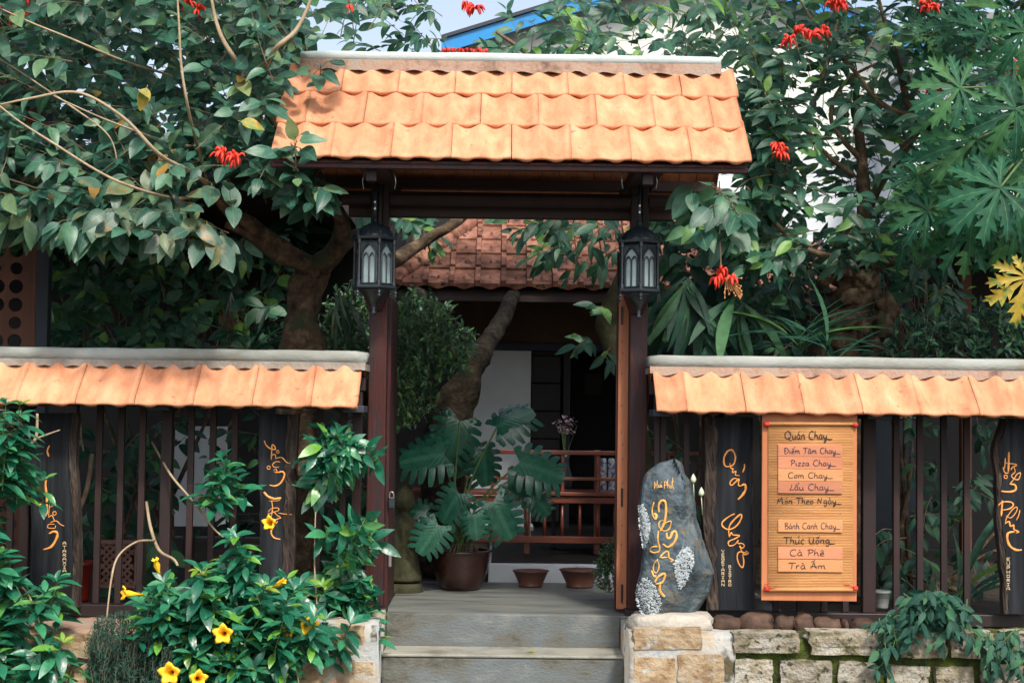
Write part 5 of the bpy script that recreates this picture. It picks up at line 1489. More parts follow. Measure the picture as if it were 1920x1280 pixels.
# hanging basket wires in the left garden
c = P(428, 560, 1.6)
hbk = empty('hanging_basket', tuple(P(428, 650, 1.6)), 'hanging basket on three pale wires behind the left fence', 'basket')
for px, py in ((406, 650), (426, 640), (456, 636)): MB().tube([P(434, 548, 1.6), P(px, py, 1.6)], .003, 4).build('wire', M['steel'], hbk)
q = P(428, 652, 1.6)
MB().lathe([(.02, -.12), (.08, -.09), (.11, 0), (.115, .01), (.10, 0)], tuple(q), 18).build('basket', M['pinkpot'], hbk, smooth=True)
mb = MB()
for _ in range(26):
    p = P(rng.uniform(412, 458), rng.uniform(575, 600), 1.58); L = rng.uniform(.05, .12)
    mb.tube(smooth_path([p, p + Vector((rng.gauss(0, .02), -.02, -L * .5)), p + Vector((rng.gauss(0, .03), 0, -L))], 2), [.002] * 5, 4)
M['drybrown'] = nmat('dry brown fibre', [(0.20, 0.09, 0.05), (0.38, 0.18, 0.11)], scale=20, rough=0.9)
mb.build('dry_roots', M['drybrown'], hbk, kind='stuff')

# ================================================================== VEGETATION
vr = random.Random(31)
def flower_red(parent, c, n=16, r=.055, hang=False):
    """a cluster of curved red petals"""
    mb = MB()
    for i in range(n):
        d = rv(vr, 1).normalized(); d.z = d.z * .7 + (-.2 if hang else .1)
        L = r * vr.uniform(.6, 1.2)
        s = c + d * r * .15
        m_ = s + d * L * .6 + Vector((0, 0, .012)); e = s + d * L + Vector((0, 0, -.018))
        w = vr.uniform(.006, .0115)
        pts = smooth_path([s, m_, e], 3)
        mb.tube(pts, lerp_list([w * .4, w, w * .8, w * .15], len(pts)), 5, flat=.8)
    mb.build('red_flower', M['red'], parent, smooth=True)

# ---- big tree at the left of the gate
YT0 = .55
lt = empty('broadleaf_tree', (P(560, 660, YT0).x, YT0, 0), 'big broad leaved tree with red flowers left of the gate', 'tree')
mb = MB()
def pth(pts): return [P(a, b, c) for a, b, c in pts]
limb(mb, [Vector((P(560, 660, YT0).x + .02, YT0, 0))] + pth([(556, 740, .55), (558, 660, .55), (566, 600, .55), (578, 545, .55), (590, 500, .5)]), [.14, .115, .10, .09, .10, .085], 16, 8, .035, .4)
limb(mb, pth([(600, 655, .52), (592, 640, .5), (575, 610, .5), (560, 590, .5)]), [.05, .06, .06, .04], 10, 4, .01)
mb.build('trunk', M['trunk'], lt, smooth=True)
for pts, rd in (([(588, 508, .5), (560, 488, .4), (520, 462, .3), (470, 420, .15), (430, 396, .05), (405, 370, -.05), (388, 355, -.1)], [.07, .055, .045, .038, .032, .024, .014]),
                ([(600, 500, .5), (628, 470, .45), (640, 430, .35), (628, 390, .2), (604, 350, .05), (585, 310, .0), (540, 260, .0), (500, 205, .05)], [.075, .06, .048, .038, .032, .028, .026, .02]),
                ([(560, 490, .42), (515, 480, .3), (470, 440, .2), (425, 420, .1)], [.05, .04, .03, .02]),
                ([(615, 490, .5), (650, 460, .6), (668, 440, .7), (690, 430, .9)], [.05, .04, .03, .02]),
                ([(690, 500, .9), (740, 490, 1.0), (772, 468, 1.1), (810, 440, 1.2), (860, 412, 1.3), (940, 330, 1.8), (1000, 230, 2.4)], [.05, .045, .04, .035, .03, .025, .01])):
    mb = MB(); limb(mb, pth(pts), rd, 10, 6, .015); mb.build('limb', M['trunk'], lt, smooth=True)
for pts, rd in (([(500, 205, 0.05), (472, 165, -0.28), (440, 110, -0.65), (405, 40, -0.65), (385, -70, -0.65)], [.022, .018, .013, .010, .006]),
                ([(480, 175, 0.0), (492, 145, -0.38), (515, 95, -0.75), (560, 50, -0.75), (600, -50, -0.75)], [.018, .014, .011, .006]),
                ([(405, 372, -0.05), (372, 330, -0.48), (300, 290, -0.95), (230, 220, -1.05), (150, 175, -1.1), (60, 185, -1.15), (0, 197, -1.15)], [.014, .011, .010, .008, .007, .006, .004]),
                ([(385, 360, -0.1), (330, 372, -0.57), (250, 352, -1.05), (180, 320, -1.15), (100, 270, -1.15), (40, 230, -1.15), (0, 200, -1.15)], [.014, .009, .007, .006, .006, .005, .004]),
                ([(390, 350, -0.1), (372, 280, -0.48), (352, 200, -0.85), (340, 120, -0.9), (336, 40, -0.9), (330, -60, -0.9)], [.010, .008, .007, .006, .004]),
                ([(378, 275, -0.2), (300, 262, -0.57), (200, 225, -0.85), (100, 180, -0.9)], [.008, .006, .005, .003]),
                ([(345, 150, -0.3), (250, 120, -0.57), (150, 80, -0.85), (30, 30, -0.85), (-80, -20, -0.85)], [.007, .006, .005, .003]),
                ([(330, 110, -.1), (250, 60, -.1), (170, 0, -.1)], [.008, .006, .004]),
                ([(0, 110, -0.5), (120, 190, -0.73), (200, 250, -0.95), (220, 300, -0.95)], [.005, .005, .004, .003]),
                ([(0, 330, -.6), (60, 350, -.6), (140, 375, -.5), (230, 400, -.4)], [.005, .004, .004, .003])):
    mb = MB(); limb(mb, pth(pts), rd, 7, 6, .006, .1); mb.build('branch', M['vine'], lt, smooth=True)
root_l = P(580, 480, .5)
xf = []; tw = MB()
polyL = [(-260, -120), (640, -120), (700, -20), (745, 20), (690, 60), (640, 88), (560, 105), (535, 165), (505, 240), (498, 290), (560, 330), (600, 335), (600, 360), (540, 350), (490, 345), (440, 320), (390, 320), (360, 380), (320, 430), (280, 430), (230, 460), (150, 440), (100, 410), (0, 430), (-260, 430)]
def holeL(px, py, r):
    return (px > 540 and py < 110 and r.random() < .72)
twig_crown(vr, polyL, 400, -.75, .1, .122, 4, root_l, xf, tw, tl=.34, down=.45, hole=holeL)
twig_crown(vr, polyL, 300, .1, 1.3, .125, 4, root_l, xf, tw, tl=.38, down=.3, hole=holeL)
low = [(150, 400), (560, 400), (620, 330), (640, 420), (560, 460), (470, 430), (330, 470), (250, 480), (160, 470)]
twig_crown(vr, [(0, 400), (120, 430), (330, 440), (330, 380), (0, 360)], 36, -.7, -.2, .15, 4, root_l, xf, tw, tl=.2, down=1.1)
twig_crown(vr, [(480, 320), (600, 330), (625, 370), (560, 370)], 10, -.5, .1, .15, 4, root_l, xf, tw, tl=.25, down=.9)
# a few sprays hanging in front of the gate roof's left end
twig_crown(vr, [(505, 255), (560, 255), (590, 320), (520, 320)], 5, -.95, -.85, .13, 4, root_l, xf, tw, tl=.16, down=.3, nl=(3, 4))
twig_crown(vr, [(545, 100), (640, 90), (610, 140), (560, 150)], 3, -.5, -.3, .13, 4, root_l, xf, tw, tl=.18, down=.6, nl=(3, 4))
twig_crown(vr, [(-500, -620), (520, -620), (600, -300), (560, -120), (-500, -120)], 210, -.9, 1.4, .16, 4, root_l, xf, None, tl=.4, down=.4)
leaves('leaf', T_OV, xf, M['leafL'], lt)
xm = []
twig_crown(vr, [(200, 330), (440, 320), (450, 400), (400, 460), (200, 440)], 16, -.85, -.6, .155, 4, root_l, xm, tw, tl=.22, down=.8, nl=(3, 6))
mesM = [tpl_mesh('mottled_leaf', t, M['leafM']) for t in T_OV]
for pos, rm, s, ti in xm:
    o = bpy.data.objects.new('mottled_leaf', mesM[ti]); COL.objects.link(o); attach(o, lt)
    o.matrix_basis = Matrix.Translation(pos) @ (rm.to_4x4() @ Matrix.Scale(s, 4))
for px, py, d in ((452, 228, (1, 0, -.2)), (388, 420, (.1, -.2, -1)), (275, 165, (-.2, -.3, -1))):
    o = bpy.data.objects.new('yellow_leaf', tpl_mesh('yellow_leaf', T_OV[0], M['yellow'] if False else M['leafY'])); COL.objects.link(o); attach(o, lt)
    o.matrix_basis = Matrix.Translation(P(px, py, -.8)) @ (frame(d, (.3, -1, .5)).to_4x4() @ Matrix.Scale(.12, 4))
tw.build('twigs', M['twig'], lt, kind='stuff')
for px, py, Y in ((20, 15, -.6), (38, 35, -.6), (350, 10, -.5), (372, 22, -.5), (648, 10, -.1), (420, 292, -.9), (440, 300, -.9), (52, -8, -.6)):
    flower_red(lt, P(px, py, Y))

# ---- flowering tree at the right of the gate
YR0 = .9
rt = empty('flowering_tree', (P(1600, 700, YR0).x, YR0, 0), 'dark leaved tree with red flower clusters right of the gate', 'tree')
mb = MB()
limb(mb, [Vector((P(1590, 700, YR0).x, YR0, 0))] + pth([(1580, 760, .9), (1575, 660, .9), (1590, 590, .9), (1600, 540, .9), (1590, 490, .9), (1612, 440, .9)]), [.14, .13, .13, .12, .13, .12, .08], 14, 7, .05, .35)
mb.build('trunk', M['trunk'], rt, smooth=True)
for i in range(16):   # burls and stubs on the old trunk
    a = P(vr.uniform(1545, 1680), vr.uniform(480, 650), .78); me = blob_mesh(vr.uniform(.06, .16), vr.uniform(.08, .16), vr.uniform(.05, .13), 700 + i, .8, amp=.22)
    me.materials.append(M['trunk']); o = link('burl', me, None, rt); o.matrix_basis = Matrix.Translation(a) @ Matrix.Rotation(vr.uniform(0, 3), 4, 'Y')
for pts, rd in (([(1610, 470, .9), (1622, 400, .9), (1618, 330, .9), (1612, 250, .9), (1605, 170, .9)], [.06, .05, .04, .03, .02]),
                ([(1632, 500, .85), (1650, 460, .8), (1680, 425, .8), (1700, 400, .85)], [.045, .035, .03, .025]),
                ([(1640, 510, .85), (1655, 480, .75), (1664, 430, .7)], [.03, .025, .02]),
                ([(1622, 400, .9), (1660, 330, .8), (1722, 240, .8), (1705, 200, .8), (1685, 130, .8), (1665, 60, .8), (1640, -20, .8)], [.035, .03, .028, .026, .02, .014, .01]),
                ([(1715, 215, .8), (1660, 200, .7), (1600, 130, .6), (1540, 60, .6), (1500, 0, .6)], [.02, .016, .012, .01, .006]),
                ([(1612, 300, .9), (1560, 230, .8), (1580, 160, .8), (1640, 120, .8)], [.02, .014, .012, .008]),
                ([(1600, 330, .9), (1540, 280, .7), (1480, 200, .6), (1420, 150, .5)], [.018, .014, .01, .006]),
                ([(1590, 490, .85), (1500, 460, .7), (1440, 400, .5), (1400, 350, .3)], [.022, .018, .012, .008]),
                ([(1540, 150, .8), (1560, 90, .8), (1575, 20, .8)], [.012, .010, .006])):
    mb = MB(); limb(mb, pth(pts), rd, 8, 6, .01); mb.build('limb', M['trunk'] if rd[0] > .03 else M['twig'], rt, smooth=True)
root_r = P(1610, 420, .9)
xf = []; tw = MB()
def holeR(px, py, r):
    if 1450 < px < 1690 and 80 < py < 380: return r.random() < .34
    if 1480 < px < 1640 and py >= 380: return r.random() < .2
    if px < 1300 and py < 110: return r.random() < .45
    return False
polyR = [(1010, -100), (2100, -100), (2100, 300), (1780, 330), (1720, 420), (1640, 480), (1500, 500), (1430, 500), (1370, 470), (1290, 400), (1330, 340), (1410, 320), (1390, 110), (1290, 96), (1010, 96)]
twig_crown(vr, polyR, 330, .1, 1.0, .125, 3, root_r, xf, tw, tl=.30, down=.35, hole=holeR, twr=.0024)
twig_crown(vr, [(1400, 120), (1460, 120), (1480, 320), (1430, 480), (1380, 450), (1400, 330)], 85, .3, 1.2, .13, 3, root_r, xf, tw, tl=.28)
twig_crown(vr, [(1690, -50), (2100, -50), (2100, 420), (1720, 420)], 95, .6, 1.6, .13, 3, root_r, xf, tw, tl=.3)
twig_crown(vr, [(1390, -60), (2000, -60), (2000, 60), (1690, 80), (1400, 90)], 60, 1.0, 2.0, .13, 3, root_r, xf, tw, tl=.3)
twig_crown(vr, [(1480, -640), (2500, -640), (2500, -100), (1560, -100)], 230, -.9, 1.4, .16, 3, root_r, xf, None, tl=.4, down=.4)
twig_crown(vr, [(1400, 90), (1720, 90), (1720, 500), (1400, 480)], 85, .8, 2.0, .125, 3, root_r, xf, tw, tl=.3, down=.35)
leaves('leaf', T_NR, xf, M['leafR'], rt)
xf2 = []
twig_crown(vr, [(1270, 340), (1330, 330), (1370, 360), (1380, 430), (1330, 460), (1270, 400)], 9, -.62, -.35, .17, 4, root_r, xf2, tw, tl=.2, down=.9, nl=(3, 5))
mesR = [tpl_mesh('large_leaf', t, M['leafR']) for t in T_OV]
for pos, rm, s, ti in xf2:
    o = bpy.data.objects.new('large_leaf', mesR[ti]); COL.objects.link(o); attach(o, rt)
    o.matrix_basis = Matrix.Translation(pos) @ (rm.to_4x4() @ Matrix.Scale(s, 4))
tw.build('twigs', M['twig'], rt, kind='stuff')
for px, py, Y in ((1480, 78, .0), (1500, 60, .0), (1522, 66, .0), (1540, 62, .05), (1562, 8, .0), (1575, 12, 0), (1738, 12, .1), (1752, 20, .1), (1457, 278, .0), (1465, 290, 0), (1880, 130, .1), (1896, 124, .1), (1910, 132, .1), (1750, 168, .3), (1735, 165, .3), (876, 12, .2), (890, 16, .2)):
    flower_red(rt, P(px, py, Y), n=13, r=.048)
for i in range(12): flower_red(rt, P(832 + i * 7, 96 + (i % 3), .35), n=4, r=.013)
for a, b in (((1349, 340, -.5), (1352, 505, -.5)),):
    mb = MB(); limb(mb, [P(*a), P(1349, 420, -.5), P(*b)], [.003, .003, .004], 5, 5, .002, 0); mb.build('flower_stalk', M['vine'], rt)
flower_red(rt, P(1345, 522, -.5), n=9, r=.042, hang=True); flower_red(rt, P(1372, 524, -.5), n=9, r=.045, hang=True); flower_red(rt, P(1352, 508, -.5), n=8, r=.035)
mb = MB()
for _ in range(26):
    p = P(vr.uniform(1358, 1392), vr.uniform(520, 560), -.5)
    mb.tube([P(1362, 520, -.5), p], .0016, 3); mb.lathe([(.001, -.006), (.005, 0), (.001, .006)], tuple(p), 6)
mb.build('seed_cluster', M['mat'], rt, kind='stuff')

# ---- top of the gate: greenery behind the ridge
bs = empty('shrub', (P(900, 110, 2.6).x, 2.6, 0), 'loose leafy shrub rising behind the gate ridge', 'shrub')
xf = []; tw = MB()
rb_ = P(1190, 200, 2.6)
limb(tw, [Vector((rb_.x, 2.6, 0)), P(1195, 500, 2.6), P(1185, 300, 2.6), P(1100, 200, 2.6), P(1000, 110, 2.6), P(930, 60, 2.6)], [.05, .045, .04, .03, .02, .01], 8)
twig_crown(vr, [(640, -40), (800, -40), (800, 60), (850, 96), (640, 96)], 26, 2.0, 3.0, .14, 3, rb_, xf, tw, tl=.3)
twig_crown(vr, [(960, 40), (1400, -40), (1400, 96), (840, 96), (900, 76)], 44, 2.0, 3.2, .15, 3, rb_, xf, tw, tl=.35)
leaves('leaf', T_NR, xf, M['leafR'], bs, 150)
tw.build('branches', M['twig'], bs)

# ---- lobed leaf plant at the right
def lobed_mesh(name, mat, seed, droop=.25, nl=9):
    r_ = random.Random(seed); vs = []; fs = []; uv = []
    rows = [0, .12, .26, .36, .43, .53, .61, .71, .78, .89, 1.0]
    wid = [.02, .035, .050, .065, .20, .075, .19, .065, .13, .045, .0]
    for k in range(nl):
        a = (k - (nl - 1) / 2) * (300 / nl) * math.pi / 180 + r_.gauss(0, .04)
        L = (1.0 - .42 * (abs(k - (nl - 1) / 2) / ((nl - 1) / 2)) ** 1.3) * r_.uniform(.92, 1.06)
        b = len(vs)
        bend = r_.gauss(0, .10)
        for i, (t, w) in enumerate(zip(rows, wid)):
            an = a + bend * t * t
            c = Vector((math.sin(an) * t * L, math.cos(an) * t * L, -droop * t * t * L + .02 * math.sin(k * 2.3)))
            px_ = Vector((math.cos(an), -math.sin(an), 0)); fw = Vector((math.sin(an), math.cos(an), 0))
            j = .15 if i in (4, 6, 8) else 0
            for sx in (-1, 0, 1):
                p = c + px_ * (sx * w * L * r_.uniform(.85, 1.15)) + fw * (j * L * abs(sx)) + Vector((0, 0, .22 * w * abs(sx)))
                vs.append(p); uv.append((.5 + .5 * sx, t))
        for i in range(len(rows) - 1):
            q = b + i * 3
            fs += [(q, q + 1, q + 4, q + 3), (q + 1, q + 2, q + 5, q + 4)]
    return tpl_mesh(name, (np.array([list(v) for v in vs]), fs, np.array(uv)), mat)
pp = empty('lobed_leaf_plant', (P(1990, 700, .2).x, .2, 0), 'tall plant with big deeply lobed green leaves at the right edge', 'plant')
crown = P(2010, 250, .2)
mb = MB(); limb(mb, [Vector((crown.x + .05, .25, 0)), Vector((crown.x + .02, .2, 1.2)), crown], [.07, .06, .05], 12, 6, .01); mb.build('trunk', M['stem'], pp, smooth=True)
pmes = [lobed_mesh('lobed_leaf', M['leafP'], 11 + i, .2 + .12 * i) for i in range(4)]
pleaves = [(1800, 165, -.5, (-1, 0, -.35), .34), (1905, 205, -.55, (-.6, 0, -.9), .36), (1830, 262, -.35, (-1, 0, -.2), .40), (1900, 300, -.2, (-.3, 0, -1), .36), (1875, 352, -.6, (-.8, 0, -.6), .42),
           (1740, 395, -.2, (-1, .1, -.35), .30), (1900, 130, -.2, (-.9, 0, .3), .34), (1770, 300, .0, (-1, 0, -.4), .30), (1850, 60, -.1, (-.7, 0, .6), .34), (1820, 440, .1, (-.8, 0, -.7), .34), (1900, 420, .0, (.1, 0, -1), .34),
           (1890, 20, .1, (-.4, 0, .9), .36), (1960, 320, -.3, (.4, 0, -.8), .38), (2000, 150, -.3, (.6, 0, .4), .38), (1700, 440, .3, (-.7, 0, -.7), .28), (1780, 215, .2, (-1, 0, .2), .3), (1850, 320, .3, (-.8, 0, -.5), .34), (1760, 120, .3, (-.9, 0, .5), .26), (1920, 60, -.5, (-.5, 0, -.8), .3), (1830, 390, -.4, (-.9, 0, -.9), .3), (1720, 330, -.1, (-1, .1, .1), .24), (1900, 380, -.5, (-.2, 0, -1), .3), (1790, 350, -.2, (-1, 0, -.6), .28), (1870, 240, -.1, (-.7, .1, -.3), .3), (1810, 50, .0, (-1, 0, .1), .28), (1750, 60, .3, (-.8, 0, .5), .26), (1860, 440, .2, (-.5, 0, -1), .28), (1770, 410, .2, (-.6, 0, -.9), .26)]
for i, (px, py, Y, d, s) in enumerate(pleaves):
    o = bpy.data.objects.new('lobed_leaf', pmes[i % 4]); COL.objects.link(o); attach(o, pp)
    c = P(px, py, Y)
    o.matrix_basis = Matrix.Translation(c) @ (frame(d, Vector((.15, -1, .75)) + rv(vr, .28)).to_4x4() @ Matrix.Scale(s * .86, 4))
    m_ = MB(); m_.tube(smooth_path([crown + Vector((0, 0, vr.uniform(-.1, .1))), (crown + c) / 2 + Vector((0, -.05, .1)), c], 4), .007, 6); m_.build('petiole', M['stem'], pp, smooth=True)
o = bpy.data.objects.new('yellow_lobed_leaf', lobed_mesh('yellow_lobed_leaf', M['leafY'], 99, .15)); COL.objects.link(o); attach(o, pp)
tag(o, 'yellowing lobed leaf')
c = P(1925, 520, -.4)
o.matrix_basis = Matrix.Translation(c) @ (frame((-.35, 0, -1), (.1, -1, .35)).to_4x4() @ Matrix.Scale(.26, 4))
m_ = MB(); m_.tube(smooth_path([crown - Vector((0, 0, .15)), P(1960, 480, -.3), c], 4), .006, 6); m_.build('petiole', M['stem'], pp, smooth=True)

# ---- split leaf plant in the pot
def split_mesh(name, seed, droop=.3):
    r_ = random.Random(seed); vs = []; fs = []; uv = []
    n = 6
    def add(pts, uvs, quads):
        b = len(vs); vs.extend(pts); uv.extend(uvs); fs.extend([tuple(i + b for i in q) for q in quads])
    def surf(x, y): return Vector((x, y, -.5 * droop * x * x * 3 - droop * (y) ** 2 * .9 + .22 * abs(x) * .4))
    ts = np.linspace(-.22, .97, 12)
    def half(t):
        return .60 * math.sqrt(max(0, 1 - ((t - .30) / .72) ** 2)) * (1 + .05 * math.sin(t * 9))
    # inner web along the midrib
    pts = []; uvs = []; q = []
    for i, t in enumerate(ts):
        w = half(t) * (.52 if t > 0 else .8)
        w = min(w, .28) if t > -.05 else w
        for sx in (-1, 0, 1): pts.append(surf(sx * w, t if t > 0 else (t if sx else 0.0))); uvs.append((.5 + sx * .2, t))
    for i in range(len(ts) - 1): a = i * 3; q += [(a, a + 1, a + 4, a + 3), (a + 1, a + 2, a + 5, a + 4)]
    add(pts, uvs, q)
    for sx in (-1, 1):
        for k in range(n):
            t0 = -.20 + k * (1.12 / n); t1 = t0 + 1.12 / n
            gap = .16 * (t1 - t0) if r_.random() > .15 else .05 * (t1 - t0)
            a0, a1 = t0 + gap * .5, t1 - gap * .5
            tm = (t0 + t1) / 2
            inn = min(.24, half(tm) * .48); out = half(tm) * r_.uniform(.93, 1.04)
            ang = .55 * (tm - .1)
            pts = []; uvs = []
            for j in range(5):
                u = j / 4; x = inn + (out - inn) * u
                sh = (x - inn) * ang + (.04 * u * u)
                nar = 1 - .08 * u - (.38 if j == 4 else .08 if j == 3 else 0)
                c_ = (a0 + a1) / 2; h_ = (a1 - a0) / 2 * nar
                z = Vector((0, 0, -.10 * u * u + .012 * math.sin(k * 3.1 + sx)))
                pts += [surf(sx * x, c_ - h_ + sh) + z, surf(sx * x, c_ + sh) + z + Vector((0, 0, .006)), surf(sx * x, c_ + h_ + sh) + z]
                uvs += [(.15, u), (.3, u), (.15, u)]
            q = []
            for j in range(4):
                a = j * 3
                q += [(a, a + 1, a + 4, a + 3), (a + 1, a + 2, a + 5, a + 4)] if sx > 0 else [(a + 3, a + 4, a + 1, a), (a + 4, a + 5, a + 2, a + 1)]
            add(pts, uvs, q)
    return tpl_mesh(name, (np.array([list(v) for v in vs]), fs, np.array(uv)), M['leafS'])
sp = empty('split_leaf_plant', (pb.x, YP, hp * .88), 'potted plant with large glossy split leaves inside the gate', 'plant')
smes = [split_mesh('split_leaf', 5 + i, .18 + .1 * i) for i in range(3)]
for i, (px, py, Y, d, nn, s) in enumerate([(832, 852, .95, (-1, 0, -.12), (.1, -1, .55), .27), (862, 790, 1.1, (-.35, 0, -1), (.2, -1, .5), .26), (932, 800, 1.1, (.75, 0, .5), (-.5, -1, .5), .24), (975, 868, 1.0, (1, 0, -.25), (.0, -1, .6), .28),
                                 (860, 925, .9, (-.5, 0, -.8), (.1, -1, .6), .20), (925, 940, .85, (.5, 0, -.9), (-.1, -1, .5), .25), (822, 985, .85, (-.6, -.1, -.9), (.3, -1, .4), .20), (890, 965, .80, (.1, 0, -1), (.0, -1, .4), .15),
                                 (905, 845, 1.25, (.2, 0, -1), (.3, -1, .2), .22), (955, 900, 1.2, (.9, 0, -.5), (.1, -1, .3), .2), (1000, 930, 1.05, (.9, 0, -.9), (.1, -1, .3), .15), (845, 845, 1.3, (-.7, .1, .5), (0, -1, .5), .2), (800, 960, 1.1, (-1, 0, .1), (0, -1, .5), .16), (880, 885, 1.3, (.1, 0, 1), (0, -1, .4), .2)]):
    o = bpy.data.objects.new('split_leaf', smes[i % 3]); COL.objects.link(o); attach(o, sp)
    c = P(px, py, Y)
    o.matrix_basis = Matrix.Translation(c) @ (frame(d, nn).to_4x4() @ Matrix.Scale(s * 1.05, 4))
    m_ = MB(); b0 = Vector((pb.x + vr.gauss(0, .02), YP + vr.gauss(0, .02), hp * .86))
    m_.tube(smooth_path([b0, (b0 + c) / 2 + Vector(((c.x - b0.x) * -.15, 0, .05)), c], 4), .006, 6); m_.build('petiole', M['stem'], sp, smooth=True)
mb = MB()
for _ in range(10):
    a = Vector((pb.x + vr.gauss(0, .03), YP - .03, hp * .9)); e = Vector((pb.x + vr.uniform(-.14, .14), YP - vr.uniform(.02, .1), hp * .88))
    mb.tube(smooth_path([a, (a + e) / 2 + Vector((0, -.02, .07)), e], 3), .003, 4)
mb.build('aerial_roots', M['twig'], sp, kind='stuff')

# ---- courtyard tree behind, bushes
M['trunkshade'] = nmat('shaded bark', [(0.008, 0.007, 0.005), (0.028, 0.021, 0.014), (0.06, 0.048, 0.034)], scale=14, rough=0.97, spec=.2, bump=0.02, bscale=26, detail=9)  # darker copy of the tree bark, canopy shade put into the colour
ct = empty('courtyard_tree', (P(835, 1000, 2.0).x, 2.0, 0), 'leaning tree trunk in the courtyard in front of the white wall', 'tree')
mb = MB(); limb(mb, [Vector((P(830, 1000, 2.0).x, 2.0, 0))] + pth([(835, 850, 2.0), (852, 770, 2.0), (878, 700, 2.0), (905, 660, 2.3), (930, 620, 2.9), (955, 575, 3.6), (966, 540, 4.1)]), [.17, .15, .14, .085, .07, .065, .06, .05], 12, 6, .02); mb.build('trunk', M['trunkshade'], ct, smooth=True)
mb = MB(); limb(mb, pth([(878, 715, 2.0), (840, 640, 2.0), (800, 560, 2.4), (770, 545, 3.2)]), [.07, .05, .04, .03], 8, 6, .02); mb.build('limb', M['trunkshade'], ct, smooth=True)
mb = MB(); limb(mb, pth([(1200, 1000, 1.7), (1190, 760, 1.7), (1155, 660, 1.7), (1140, 600, 1.7), (1175, 530, 1.6), (1220, 440, 1.5)]) , [.09, .08, .075, .08, .08, .06], 10, 6, .02)
t2 = empty('mossy_trunk', (P(1135, 1000, 1.7).x, 1.7, 0), 'short mossy trunk half hidden by the right gate post', 'tree')
mb.build('trunk', M['statue'], t2, smooth=True)
xf = []; tw = MB()
twig_crown(vr, [(950, 400), (1160, 400), (1165, 520), (1080, 500), (980, 440)], 17, 1.3, 2.1, .15, 3, P(1200, 380, 1.8), xf, tw, tl=.28, down=.4)
twig_crown(vr, [(1070, 580), (1150, 560), (1150, 680), (1090, 660)], 4, 1.2, 1.7, .13, 3, P(1170, 640, 1.6), xf, tw, tl=.2, down=.5)
twig_crown(vr, [(740, 400), (830, 405), (800, 450), (745, 440)], 9, 1.3, 2.0, .12, 3, P(700, 400, 1.8), xf, tw, tl=.24)
twig_crown(vr, [(720, 130), (1380, 130), (1380, 300), (720, 300)], 110, 1.9, 3.4, .17, 3, P(960, 500, 2.5), xf, tw, tl=.35, down=.3)  # crown leaves added out of sight behind the gate roof to shade the courtyard
leaves('leaf', T_NR, xf, M['leafR'], ct, 200); tw.build('twigs', M['twig'], ct, kind='stuff')

def fine_bush(name, label, poly, n, Y0, Y1, base, size=.028, cat='bush', nobj=200, mat='leafF', tl=.12):
    b = empty(name, base, label, cat)
    xf = []; tw = MB(); r0 = Vector(base)
    for _ in range(n):
        px, py = sample_poly(vr, poly); c = P(px, py, vr.uniform(Y0, Y1))
        t = ((c - r0).normalized() + rv(vr, .5) + Vector((0, 0, .4))).normalized()
        k = vr.randint(8, 14)
        tw.tube([c, c + t * tl], .0014, 3, cap=False)
        for i in range(k):
            q = c + t * tl * i / k
            d = (t * .8 + rv(vr, .7)).normalized()
            xf.append((q, frame(d, Vector((0, -.5, .9)) + rv(vr, .3)), size * vr.uniform(.7, 1.3), vr.randrange(2)))
    leaves('leaf', T_SM, xf, M[mat], b, nobj)
    tw.build('twigs', M['twig'], b, kind='stuff')
    return b
fine_bush('fine_leaved_bush', 'fine leaved dark bush beside the left gate post, inside', [(730, 590), (790, 560), (850, 620), (885, 660), (870, 700), (820, 720), (800, 790), (735, 820)], 430, .8, 1.6, (P(745, 900, 1.2).x, 1.2, 0), size=.042)
fine_bush('fine_leaved_bush', 'fine leaved dark bush between the big tree and the left gate post', [(610, 600), (640, 560), (690, 560), (692, 800), (600, 760)], 330, .9, 1.7, (P(650, 900, 1.3).x, 1.3, 0), size=.042)
fine_bush('hanging_fern', 'feathery green fern tuft at the foot of the open door leaf', [(1130, 1040), (1155, 1020), (1158, 1100), (1140, 1115), (1122, 1085)], 90, .5, .62, (P(1150, 1080, .56).x, .56, .02), size=.022, cat='fern', nobj=60, tl=.07)
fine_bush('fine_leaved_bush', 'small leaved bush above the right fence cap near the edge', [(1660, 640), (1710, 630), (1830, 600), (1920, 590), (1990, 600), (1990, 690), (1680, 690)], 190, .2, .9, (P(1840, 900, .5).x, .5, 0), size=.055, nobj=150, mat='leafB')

# dark understorey behind the fences
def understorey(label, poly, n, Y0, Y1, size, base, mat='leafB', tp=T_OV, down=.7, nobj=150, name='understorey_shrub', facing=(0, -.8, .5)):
    b = empty(name, base, label, 'shrub'); xf = []; tw = MB()
    r0 = Vector(base) + Vector((0, 0, .6))
    st_ = MB()
    for k in range(5):
        px, py = sample_poly(vr, poly); e = P(px, py, (Y0 + Y1) / 2)
        limb(st_, [Vector((base[0] + vr.gauss(0, .1), base[1], 0)), (Vector(base) + e) / 2 + rv(vr, .05), e], [.02, .012, .005], 6, 4)
    st_.build('stem', M['trunk'], b)
    twig_crown(vr, poly, n, Y0, Y1, size, len(tp), r0, xf, tw, tl=.3, down=down, facing=facing)
    leaves('leaf', tp, xf, M[mat], b, nobj); tw.build('twigs', M['twig'], b, kind='stuff')
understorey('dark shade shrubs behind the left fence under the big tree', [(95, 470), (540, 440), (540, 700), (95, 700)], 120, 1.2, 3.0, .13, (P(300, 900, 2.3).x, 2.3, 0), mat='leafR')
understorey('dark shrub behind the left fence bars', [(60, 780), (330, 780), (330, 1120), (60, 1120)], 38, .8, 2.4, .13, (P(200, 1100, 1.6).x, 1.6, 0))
understorey('dark shrub behind the black plank of the left fence', [(430, 780), (690, 780), (690, 1100), (430, 1100)], 46, .6, 2.2, .12, (P(560, 1100, 1.4).x, 1.4, 0))
